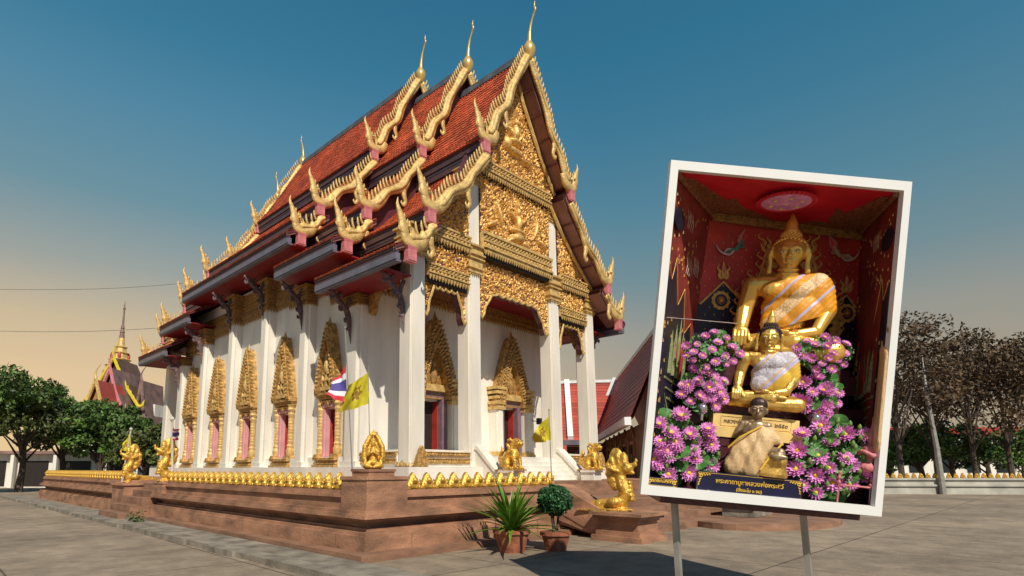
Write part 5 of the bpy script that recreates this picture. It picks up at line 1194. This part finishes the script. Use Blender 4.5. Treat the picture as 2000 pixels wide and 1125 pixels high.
# side-wall murals: dark lower field with a stepped top, pale green and red throne motif, gold stars
for W_, s in ((lw, 1), (rw, -1)):
    q = [IN[0], BC[0], BC[3], IN[3]] if s == 1 else [IN[1], BC[1], BC[2], IN[2]]
    f = lambda a, c, off=.012: wallpt(q, a, c, off)
    b = MB(); shape(b, [(0, .29), (.12, .34), (.2, .26), (.35, .40), (.5, .33), (.62, .47), (.8, .42), (1, .54), (1, 1), (0, 1)], .014, f); build(b, 'mural_field', M['navy'], W_)
    b = MB()
    for P in ([(0, .28), (.12, .33), (.2, .25), (.35, .39), (.5, .32), (.62, .46), (.8, .41), (1, .53)],): b.tube([f(x, y, .025) for x, y in P], .006, 5)
    r2 = random.Random(9)
    for k in range(90): a, c = r2.uniform(.04, .96), r2.uniform(.45, .95); p0, p1 = f(a, c, .02), f(a, c-.012, .02); b.tube([p0, p1], [.016, .004], 4)
    for k in range(50): a, c = r2.uniform(.04, .96), r2.uniform(.04, .3); b.tube([f(a, c, .02), f(a, c-.01, .02)], [.012, .003], 4)
    build(b, 'mural_motifs', M['mural_gold'], W_, kind='stuff')
    b = MB()
    for k in range(5): a = .28+.11*k; h = .20-.03*abs(k-2); b.tube([f(a, .62, .03), f(a, .62-h*.6, .03), f(a, .62-h, .03)], [.05, .035, .004], 5)
    for z_, w_ in ((.64, .32), (.67, .26), (.70, .20)): b.tube([f(.5-w_, z_, .03), f(.5+w_, z_, .03)], .022, 5)
    for k in range(6):
        for e in (-1, 1): z_ = .72+.035*k; w_ = .28-.035*k; b.tube([f(.5, z_+.02, .03), f(.5+e*w_*.6, z_+.015, .03), f(.5+e*w_, z_-.03, .03)], [.03, .025, .004], 5)
    build(b, 'throne_motif', M['mural_green'], W_)
    b = MB()
    for a in (.40, .5, .6): b.tube([f(a, .61, .05), f(a, .54, .05), f(a, .48, .05)], [.03, .03, .004], 5)
    build(b, 'throne_flames', M['shutter'], W_)
    b = MB(); shape(b, [(.16+.13*math.cos(k*.52), .13+.035*math.sin(k*.52)) for k in range(12)], .03, f); build(b, 'medallion', M['navy'], W_)
    for (a, c) in ((.45, .1), (.75, .22), (.55, .24)):
        b = MB()
        for k in range(4): x = a-.07+.045*k; b.tube([f(x, c+.03, .02), f(x+.02, c, .02), f(x-.02, c-.03, .02)], [.006, .010, .003], 5)
        build(b, 'flying_motif', M['skin_paint'], W_)
# ---- altar steps
for (x0, x1, y0, y1, w0, w1) in [(1382, 1660, 712, 724, .86, 1.45), (1365, 1672, 724, 760, .85, 1.5), (1340, 1690, 786, 806, .80, 1.5), (1325, 1700, 806, 850, .84, 1.5), (1376, 1572, 862, 876, .50, 1.2), (1384, 1566, 876, 990, .54, 1.2), (1300, 1690, 880, 1000, .5, 1.3)]:
    tilt = lambda x: (x-(x0+x1)/2)*math.tan(AR)
    a, c_, d_ = L(x0, y0+tilt(x0), w0), L(x1, y0+tilt(x1), w0), L(x0, y1+tilt(x0), w0); b = MB(); b.bx(a.x, c_.x, a.y, a.y+(w1-w0), d_.z, (a.z+c_.z)/2); build(b, 'altar_step', M['altar'], S)

# ---- seated Buddha images
YAW = -math.atan((1500-CXP)/F_PX)
def smesh(px, py, w, sc, yaw=YAW, sx=.87, sy=1.0): return EM @ Matrix.Translation(L(px, py, w)) @ Matrix.Rotation(yaw, 4, 'Z') @ Matrix.Diagonal((sc*sx, sc*sy, sc, 1))
def torso(b, e=0):
    b.ell((0, .02, .36), (.15+e, .105+e, .22+e)); b.ell((0, .01, .475), (.19+e, .115+e, .09+e)); b.cap((-.18, .02, .52), .06+e, (.18, .02, .52), .06+e); b.ell((0, -.01, .25), (.15+e, .12+e, .1+e))
    b.ell((-.08, -.06, .47), (.09+e, .06+e, .06+e)); b.ell((.08, -.06, .47), (.09+e, .06+e, .06+e))
HK = 1.27
def HS(vs): return [(x*1.20, y*1.15, .605+(z-.60)*1.0) for x, y, z in vs]
def buddha_body():
    b0 = MB(); torso(b0); b0.cap((0, .0, .56), .068, (0, -.01, .66), .064); b0.ell((0, .0, .585), (.085, .08, .02)); b0.ell((0, -.01, .615), (.08, .075, .014)); b = MB()
    b.ell((0, -.015, .722), (.088, .092, .10)); b.ell((0, -.030, .672), (.068, .074, .056)); b.ell((0, -.085, .632), (.018, .016, .014))
    b.cap((0, -.100, .742), .0065, (0, -.118, .697), .0105); b.ell((-.012, -.110, .692), (.009, .010, .008)); b.ell((.012, -.110, .692), (.009, .010, .008))
    b.ell((0, -.103, .668), (.021, .008, .0055)); b.ell((0, -.102, .658), (.017, .009, .006))
    for s in (-1, 1):
        b.ell((s*.036, -.093, .724), (.022, .009, .0105)); b.chain([(s*.010, -.103, .744), (s*.036, -.094, .758), (s*.066, -.070, .746)], [.0045, .005, .004])
        b.chain([(s*.098, -.0, .745), (s*.108, .0, .71), (s*.104, -.005, .66), (s*.108, -.01, .60)], [.02, .019, .014, .018])
    b.v = HS(b.v); b0.add(b.v, b.f); b = b0
    b.chain([(-.235, .02, .505), (-.275, .02, .35), (-.285, -.10, .21)], [.072, .060, .048]); b.ell((-.285, -.17, .185), (.056, .055, .033))
    for k in range(4): x = -.325+.026*k; b.chain([(x, -.20, .185), (x, -.245, .14), (x, -.255, .075+.008*abs(k-1.5))], [.0145, .0135, .011])
    b.chain([(-.24, -.16, .18), (-.225, -.2, .15), (-.22, -.225, .115)], [.016, .014, .011])
    b.chain([(.235, .02, .505), (.29, .03, .35), (.22, -.13, .20)], [.066, .055, .042]); b.chain([(.22, -.13, .19), (.1, -.2, .165)], [.04, .035]); b.ell((.04, -.21, .165), (.07, .05, .022))
    for k in range(4): b.chain([(0, -.18-.024*k, .17), (-.09, -.18-.022*k, .165)], [.0125, .010])
    b.chain([(.03, -.25, .18), (-.03, -.255, .185)], [.014, .011])
    b.chain([(-.12, .02, .09), (-.34, -.13, .075), (.08, -.24, .11)], [.1, .07, .046]); b.chain([(.12, .02, .09), (.34, -.13, .065), (-.10, -.26, .045)], [.1, .07, .045]); b.ell((-.24, -.08, .06), (.15, .12, .06)); b.ell((.24, -.08, .06), (.15, .12, .06))
    b.ell((.15, -.24, .125), (.085, .035, .025)); b.ell((0, 0, .06), (.25, .16, .08)); return b
BB = remesh(buddha_body(), 'statue_body', M['gbud'], .0058, 2, fac=.35); BB2 = BB.copy(); BB2.materials.clear(); BB2.materials.append(M['gmid'])
def hair_mesh(m):
    b = MB(); b.ell((0, .012, .742), (.098, .1, .098), 20, 14); b.ell((0, .02, .84), (.056, .056, .045)); 
    n = 380
    for k in range(n):
        z = 1-2*(k+.5)/n; a = k*2.39996; r = math.sqrt(1-z*z); x, y = r*math.cos(a), r*math.sin(a)
        if y < -.2 and z < .45+.35*(1-abs(x)) : continue
        if z < -.45: continue
        b.ell((.1*x, .012+.102*y, .742+.10*z), (.0105, .0105, .0105), 6, 4)
    for k in range(90):
        z = 1-1.3*(k+.5)/90; a = k*2.39996; r = math.sqrt(max(0, 1-z*z)); b.ell((.058*r*math.cos(a), .02+.058*r*math.sin(a), .84+.045*z), (.009, .009, .009), 6, 4)
    b.v = HS(b.v); return b.mesh('hair', m, True)
fin = MB(); fin.lathe([(.05, .86), (.045, .885), (.034, .905), (.036, .93), (.022, .96), (.012, .985), (.002, 1.005)], (0, .02, 0), 12); fin.v = HS(fin.v)
eyew = MB(); pup = MB()
for s in (-1, 1): eyew.ell((s*.036, -.1005, .721), (.015, .003, .0042), 8, 5); pup.ell((s*.036, -.1025, .721), (.0048, .003, .0044), 6, 4)
eyew.v = HS(eyew.v); pup.v = HS(pup.v)
def robe_mesh(bands, up=(.575, .02, 1.02), lo=(.185, -.22, .34), arm=True):
    b = MB(); torso(b, .014)
    if arm: b.ell((.205, .02, .43), (.125, .105, .17)); b.ell((.25, .02, .36), (.09, .09, .15)); b.ell((.1, -.04, .3), (.16, .10, .16))
    me = remesh(b, 'robe', M[bands[0][1]], .008, 4)
    import bmesh
    bm = bmesh.new(); bm.from_mesh(me)
    n1 = Vector((-up[2], 0, 1)).normalized(); bmesh.ops.bisect_plane(bm, geom=bm.verts[:]+bm.edges[:]+bm.faces[:], plane_co=(up[1], 0, up[0]), plane_no=n1, clear_outer=True)
    n2 = Vector((-lo[2], 0, 1)).normalized(); bmesh.ops.bisect_plane(bm, geom=bm.verts[:]+bm.edges[:]+bm.faces[:], plane_co=(lo[1], 0, lo[0]), plane_no=n2, clear_inner=True)
    for e in (b_[0] for b_ in bands[:-1]): bmesh.ops.bisect_plane(bm, geom=bm.verts[:]+bm.edges[:]+bm.faces[:], plane_co=(up[1], 0, up[0])-n1*0+Vector((0, 0, 0)) if False else Vector((up[1], 0, up[0]))-n1*e, plane_no=n1)
    names = []
    for _, m in bands:
        if m not in names: names.append(m)
    for f in bm.faces:
        d = -(f.calc_center_median()-Vector((up[1], 0, up[0]))).dot(n1)
        for e, m in bands:
            if d <= e: f.material_index = names.index(m); break
    # folds
    for v in bm.verts:
        d = -(v.co-Vector((up[1], 0, up[0]))).dot(n1); v.co += Vector((v.co.x, v.co.y, 0)).normalized()*.0022*math.sin(d*210+v.co.x*14)
    bmesh.ops.solidify(bm, geom=bm.faces[:], thickness=.004) if False else None
    me.materials.clear()
    for m in names: me.materials.append(M[m])
    bm.to_mesh(me); bm.free()
    me.polygons.foreach_set('use_smooth', [True]*len(me.polygons)); return me
def buddha(lab, px, py, w, sc, body, hairm, finm, robe, cushion=True):
    t = thing('buddha_statue', lab, 'statue', mw=smesh(px, py, w, sc, sy=.6), group='seated golden statues in the shrine case')
    place('body', body, t); place('hair', hair_mesh(M[hairm]), t); place('crown_flame', fin.mesh('crown_flame', M[finm], True), t)
    place('eye_whites', eyew.mesh('eye_whites', M['eyew'], True), t); place('pupils', pup.mesh('pupils', M['black'], True), t); place('robe', robe, t)
    if cushion: b = MB(); b.lathe([(.40, -.03), (.42, -.0), (.40, .03)], (0, -.06, 0), 28, sy=.62); build(b, 'seat_slab', M['gbud'] if w > .8 else M['gmid'], t)
    return t
r1 = robe_mesh([(.045, 'orange'), (.062, 'lilac'), (.11, 'orange'), (.185, 'glit'), (.25, 'orange'), (.268, 'lilac'), (9, 'orange')], lo=(.15, -.22, .32))
buddha('largest golden statue, orange robe over one shoulder, seated at the back of the red niche', 1523, 704, 1.06, 2.62*10.06/10.15, BB, 'gbud', 'gbud', r1, cushion=False)
r2 = robe_mesh([(.03, 'lilac'), (.042, 'gtrim'), (.20, 'wsilk'), (.212, 'gtrim'), (.255, 'lilac'), (9, 'gtrim')], arm=True, lo=(.11, -.22, .12))
buddha('middle-sized golden statue with dark curled hair and silvery white sash', 1491, 799, .60, 1.68*9.60/9.72, BB2, 'hair', 'gmid', r2, cushion=False)
# cream inscribed plinth under the middle statue
t = thing('inscribed_plinth', 'cream gold two-step plinth with raised Thai lettering under the middle golden statue', 'plinth', mw=EM @ Matrix.Translation(L(1476, 838, .42)) @ Matrix.Rotation(YAW*.35, 4, 'Z'))
b = MB(); b.bx(-.72, .72, 0, .5, -.18, -.02); build(b, 'lower_step', M['cream'], t); b = MB(); b.bx(-.66, .66, .03, .47, -.018, .20); build(b, 'upper_step', M['cream'], t)
def text(body, size, m, parent, loc, rot=(math.pi/2, 0, 0), ext=.004, sx=1, wide=None):
    c = bpy.data.curves.new('txt', 'FONT'); c.body = body; c.size = size; c.align_x = 'CENTER'; c.align_y = 'CENTER'; c.extrude = ext; c.fill_mode = 'FRONT' if False else 'BOTH'; c.offset = size*.012
    o = bpy.data.objects.new('txt', c); COL.objects.link(o); dg = bpy.context.evaluated_depsgraph_get(); me = bpy.data.meshes.new_from_object(o.evaluated_get(dg)); bpy.data.objects.remove(o); me.materials.clear(); me.materials.append(M[m])
    xs = [v.co.x for v in me.vertices]; k = (wide/(max(xs)-min(xs))) if wide and xs else 1
    return place('lettering', me, parent, loc=loc, rot=rot, scale=(k, k, 1))
text('หลวงพ่อพระชีว์  พ.ศ. ๒๕๕๐', .12, 'bronze', t, (0, .024, .09), wide=.98)
b = MB(); b.tube([(-.54, .026, .01), (.54, .026, .01), (.54, .026, .17), (-.54, .026, .17), (-.54, .026, .01)], .006, 4); build(b, 'border_line', M['gold_flat'], t)
# seated monk
mk = MB(); mk.ell((0, -.0, .885), (.088, .095, .108)); mk.cap((0, .01, .70), .06, (0, 0, .82), .05); mk.ell((0, -.04, .83), (.06, .06, .045)); mk.cap((0, -.095, .885), .010, (0, -.112, .85), .016); mk.ell((0, -.095, .822), (.028, .012, .008)); mk.ell((0, .02, .55), (.17, .12, .2)); mk.cap((-.15, 0, .66), .06, (.15, 0, .66), .06)
for s in (-1, 1): mk.ell((s*.092, 0, .87), (.016, .025, .035)); mk.chain([(s*.01, -.098, .905), (s*.04, -.095, .915), (s*.07, -.07, .90)], [.007, .008, .005]); mk.ell((s*.035, -.087, .885), (.02, .01, .01))
mk.chain([(-.2, 0, .66), (-.27, -.02, .50), (-.16, -.14, .58), (-.10, -.17, .66)], [.055, .048, .04, .035])
for k in range(4): mk.chain([(-.11+.015*k, -.17, .68), (-.09+.018*k, -.19, .73)], [.012, .009])
mk.ell((.32, -.22, .29), (.13, .05, .04)); mk.chain([(.10, 0, .32), (.34, -.15, .33), (.30, -.22, .28)], [.1, .075, .05]); mk.ell((0, .02, .3), (.22, .14, .08))
mk.v = [(x*1.30, y*1.2, .655+(z-.72)*1.2) if z > .76 and abs(x) < .16 and y > -.155 else (x, y, z-.03) for x, y, z in mk.v]
t = thing('monk_statue', 'small dark bronze seated monk statue wrapped in beige sequin cloth, frontmost in the case', 'statue', mw=smesh(1470, 922, .28, 1.20, sy=.7)); place('body', remesh(mk, 'body', M['bronze'], .0085, 2), t)
rb = MB(); rb.chain([(.08, .0, .56), (-.0, -.03, .44), (-.18, -.08, .26), (-.27, -.1, .06)], [.10, .15, .15, .14]); rb.chain([(.15, 0, .57), (.27, -.02, .46), (.36, -.02, .42)], [.085, .065, .02]); rb.chain([(.1, -.05, .45), (.02, -.12, .2), (-.04, -.14, .05)], [.16, .15, .12]); rb.chain([(-.30, -.06, .04), (.0, -.1, .03)], [.12, .12]); rb.ell((.03, .0, .46), (.19, .13, .17))
rm = remesh(rb, 'robe', M['glit'], .011, 3)
for v in rm.vertices: q = v.co.x*.8+v.co.z*.5; v.co += Vector((v.co.x, v.co.y-.2, 0)).normalized()*.006*math.sin(q*42)
place('robe', rm, t); b = MB(); b.tube([(.06, -.10, .63), (-.08, -.165, .54), (-.22, -.22, .45), (-.36, -.20, .30)], .014, 6); b.tube([(.36, -.06, .43), (.22, -.2, .26), (.10, -.27, .06)], .014, 6); build(b, 'robe_trim', M['gtrim'], t)
b = MB(); b.ell((0, .018, .915), (.125, .122, .105), 14, 8); build(b, 'hair', M['hair'], t); b = MB(); b.lathe([(.30, -.02), (.31, .02), (.28, .1), (.29, .2), (.27, .25)], (.16, 0, 0), 18, sy=.6); build(b, 'stump_seat', M['gmid'], t)
b = MB()
for s in (-1, 1): b.ell((s*.048, -.120, .862), (.013, .005, .006), 6, 4)
build(b, 'eye_whites', M['eyew'], t)
# standing robed figure and small crowned figure cut by the right rail
t = thing('robed_statue', 'pale gold standing robed statue half hidden by the right frame rail', 'statue', mw=smesh(1711, 872, .2, 1.5, sx=.26))
b = MB(); b.chain([(0, 0, .05), (0, 0, .5), (0, 0, .95)], [.17, .16, .15]); b.ell((0, 0, 1.02), (.17, .11, .12)); place('robe', remesh(b, 'robe', M['glit'], .014, 2), t)
b = MB(); b.cap((0, 0, 1.1), .045, (0, 0, 1.2), .05); b.ell((0, -.02, 1.25), (.08, .09, .1)); b.ell((0, -.1, 1.24), (.015, .03, .03)); place('head', remesh(b, 'head', M['gmid'], .012, 2), t)
t = thing('crowned_figure', 'small reddish bronze kneeling figure with pointed crown by the right frame rail', 'statue', mw=smesh(1695, 925, .22, .85, yaw=-1.2, sx=1))
b = MB(); b.ell((0, 0, .12), (.16, .2, .12)); b.chain([(0, .02, .2), (0, 0, .45)], [.12, .13]); b.cap((0, 0, .5), .045, (0, 0, .6), .05); b.ell((0, -.02, .68), (.08, .09, .09)); b.chain([(0, 0, .74), (0, .02, .86), (0, .03, 1.05)], [.08, .04, .008]); b.ell((0, -.11, .67), (.015, .02, .02))
for s in (-1, 1): b.chain([(s*.13, 0, .45), (s*.14, -.12, .35), (s*.02, -.2, .42)], [.05, .045, .04])
place('body', remesh(b, 'body', M['pink'], .014, 2), t)
# ---- sign boards
def sign(nm, lab, P, lines, w):
    a, b_, c, d = [L(x, y, w) for x, y in P]; ctr = (a+b_+c+d)/4; wd = (b_-a).length; hg = (d-a).length
    rot = math.atan2((b_-a).z, (b_-a).x); t = thing(nm, lab, 'sign', mw=EM @ Matrix.Translation(ctr) @ Matrix.Rotation(-rot, 4, 'Y'))
    b = MB(); b.bx(-wd/2, wd/2, 0, .03, -hg/2, hg/2); build(b, 'board', M['signblk'], t); b = MB(); e = .02; x, z = wd/2-e, hg/2-e
    b.tube([(-x, -.004, -z), (x, -.004, -z), (x, -.004, z), (-x, -.004, z), (-x, -.004, -z)], .0035, 4)
    for s in (-1, 1):
        for k in range(5): stroke(b, [(s*(x-.01), z-.02-.045*k, .006), (s*(x-.05+.008*k), z-.03-.04*k, .010), (s*(x-.09+.018*k), z-.02-.035*k, .002)], y=-.006, flat=.4, n=3); stroke(b, [(s*(x-.04*k), z-.01, .006), (s*(x-.03-.04*k), z-.05+.006*k, .009), (s*(x-.02-.04*k), z-.07+.01*k, .002)], y=-.006, flat=.4, n=3)
    build(b, 'gold_border', M['gtrim'], t)
    for (s_, z_, wd_, m_) in lines: text(s_, .1, m_, t, (0, -.004, z_*hg), wide=wd_*wd)
    return t
sign('prayer_sign', 'wide glossy navy board with gold Thai prayer lettering at the bottom of the case', [(1362, 919), (1569, 939), (1564, 989), (1357, 969)], [('พระคาถาบูชาหลวงพ่อพระชีว์', .18, .64, 'gtrim'), ('(ตั้งนะโม ๓ จบ)', -.10, .24, 'gtrim'), ('นะโม พุทธายะ นะมะพะธะ จะภะกะสะ อิติอะระหัง', -.32, .86, 'gtrim')], .10)
sign('name_sign', 'small navy board with gold Thai lettering in the lower left corner of the case', [(1262, 930), (1325, 936), (1323, 954), (1260, 948)], [('หลวงพ่อพระชีว์', .1, .7, 'gtrim')], .14)

# ---- lotus arrangements
def petal_ring(b, n, r, lift, w, base, ph=0, tipz=0):
    for k in range(n):
        a = ph+2*math.pi*k/n; c_, s_ = math.cos(a), math.sin(a); P = []
        for (u, v, z) in ((.1, 0, 0), (.55, w, lift*.45), (1, 0, lift+tipz), (.55, -w, lift*.45), (.6, 0, lift*.4-.06)): P.append(((u*c_-v*s_)*r, (u*s_+v*c_)*r, base+z))
        b.add(P, [(0, 1, 4), (1, 2, 4), (2, 3, 4), (3, 0, 4)])
fm = []
for v in range(3):
    b = MB(); petal_ring(b, 13, 1.0, .10+.16*v, .25, 0); petal_ring(b, 12, .82, .26+.16*v, .25, .03, .2); petal_ring(b, 9, .58, .36+.16*v, .25, .06, .1); fm.append(b.mesh('flower', M['lpink']))
b = MB(); b.ell((0, 0, .16), (.22, .22, .12), 10, 6); fcm = b.mesh('flower_centre', M['lcen'], True)
b = MB(); b.lathe([(.05, -.2), (.3, -.05), (.42, .25), (.36, .6), (.15, .95), (.01, 1.1)], (0, 0, 0), 9); budm_ = b.mesh('bud', M['lbud'], True)
b = MB(); P = [(math.cos(k*math.pi/9), math.sin(k*math.pi/9), .12*math.sin(k*1.2)) for k in range(18)]; b.add(P+[(0, 0, -.15)], [(k, (k+1) % 18, 18) for k in range(18)]); leafm = b.mesh('leaf', M['lleaf'])
def bouquet(lab, cx, cy, rx, ry, w, n, size, seed, nb=10, nl=5, filler=400, form='ell', blue=40):
    org = EM @ L(cx, cy+ry, w+.12); t = thing('flower_arrangement', lab, 'flowers', mw=EM @ Matrix.Translation(L(cx, cy+ry, w+.12)), group='pink lotus arrangements in the shrine case')
    r = random.Random(seed); o = L(cx, cy+ry, w+.12); k_ = (SD+w)/1114; pts = []; tries = 0
    cam_dir = (EI @ CAM-o).normalized()
    def spot(dmin):
        for _ in range(400):
            a, q = r.uniform(0, 6.283), math.sqrt(r.random())
            x, y = cx+rx*q*math.cos(a), cy+ry*q*math.sin(a)
            if all((x-p[0])**2+(y-p[1])**2 > (dmin*.5*(1+p[2]/dmin))**2*.8 for p in pts): return x, y, q
        return x, y, q
    def put(nm, me, x, y, q, s, face, dp=0, sc=None):
        p = L(x, y, w-.10*(1-q*q)+dp)-o; R3 = Vector(face).to_track_quat('Z', 'Y').to_euler(); return place(nm, me, t, loc=tuple(p), rot=R3, scale=sc or (s, s, s))
    for i in range(n):
        s = size*r.uniform(.72, 1.1); x, y, q = spot(s*1.9); pts.append((x, y, s*1.9)); up = r.uniform(.1, 1.0)
        face = cam_dir+Vector((r.uniform(-.4, .4)+(x-cx)/rx*.4, 0, up-(y-cy)/ry*.3)); f = put('flower', fm[r.randrange(3)], x, y, q, s*k_, face); place('flower_centre', fcm, f)
    for i in range(nb):
        x, y, q = spot(size*1.1); pts.append((x, y, size)); put('bud', budm_, x, y, q, size*.5*k_, Vector((r.uniform(-.3, .3), -.3, 1)), -.03)
    for i in range(nl): x, y, q = spot(size); put('leaf', leafm, x, y, q, size*r.uniform(.7, 1.3)*k_, cam_dir+Vector((r.uniform(-.5, .5), 0, r.uniform(0, .8))), .04)
    b = MB()
    for p in pts: e = L(p[0], p[1], w-.0)-o; b.tube([(e.x*.25, e.y+.06, min(-.1, e.z-.2)), (e.x*.7, e.y+.1, e.z*.5), e+Vector((0, .02, 0))], .009, 4)
    build(b, 'stems', M['lleaf'], t, kind='stuff')
    A = (rx*k_, .12, ry*k_); c0 = L(cx, cy, w+.06)-o
    def fn(rg, n_): v = rg.normal(size=(n_, 3)); v /= np.linalg.norm(v, axis=1)[:, None]; return v*np.array(A)*(rg.random((n_, 1))**.4)+np.array(c0)
    build(leafcloud(filler, fn, .035, seed), 'filler_leaves', M['fill'], t, kind='stuff')
    if blue: build(leafcloud(blue*3, fn, .011, seed+1), 'tiny_blossoms', M['tiny'], t, kind='stuff', loc=(0, -.08, 0))
    return t
bouquet('pink flowers upper left, by the big golden hand', 1391, 684, 56, 34, .50, 18, 10, 1, nb=16, nl=12, filler=700)
bouquet('round ball of pink flowers left of the white-sashed statue', 1374, 760, 46, 40, .58, 24, 13, 2, nb=7, filler=700)
bouquet('pink lotus mass at the lower left, above the small name board', 1318, 872, 50, 62, .25, 17, 19, 3, nb=18, nl=10, filler=1500, blue=90)
bouquet('pink flowers low at the left edge beside the monk statue', 1378, 880, 28, 45, .42, 6, 18, 7, nb=3, nl=4, filler=900, blue=90)
bouquet('pink flowers upper right, by the largest statue\'s knee', 1608, 690, 58, 32, .50, 18, 10, 4, nb=16, nl=12, filler=700)
bouquet('round ball of pink daisies right of the white-sashed statue', 1598, 776, 42, 42, .55, 19, 15, 5, nb=6, filler=600)
bouquet('big pink lotus mass with many green buds at the lower right', 1626, 895, 84, 74, .28, 19, 20, 6, nb=38, nl=14, filler=1500, blue=120)
# glass balls, offering rail and string
for i, (px, py) in enumerate(((1372, 797), (1594, 817))):
    t = thing('glass_ball', ['silvery glass ball among the flowers left of the cream plinth', 'silvery glass ball among the flowers right of the cream plinth'][i], 'ornament', mw=EM @ Matrix.Translation(L(px, py, .35))); b = MB(); b.ell((0, 0, 0), (.075, .075, .08), 16, 10); build(b, 'ball', M['silver'] if 'silver' in M else M['metal'], t, smooth=True); b = MB(); b.lathe([(.02, -.2), (.03, -.07), (.02, -.06)], (0, 0, 0), 8); build(b, 'neck', M['metal'], t)
t = thing('offering_rail', 'short pinkish metal rail with small finials in the lower right of the case', 'rail', mw=EM @ Matrix.Translation(L(1672, 950, .12)))
b = MB(); b.tube([(-.30, 0, -.0), (.26, 0, -.0)], .016, 8); build(b, 'bar', M['copper'] if 'copper' in M else M['pink'], t); 
for x in (-.28, .24): b = MB(); b.lathe([(.012, -.35), (.02, 0), (.035, .04), (.015, .08), (.03, .12), (.01, .17), (.02, .2), (.0, .24)], (x, 0, 0), 8); build(b, 'finial', M['pink'], t)
b = MB(); b.tube([L(1302, 620, .2), L(1350, 624, .9), L(1440, 632, 1.2)], .006, 4); o = build(b, 'string', M['mwhite'], S)
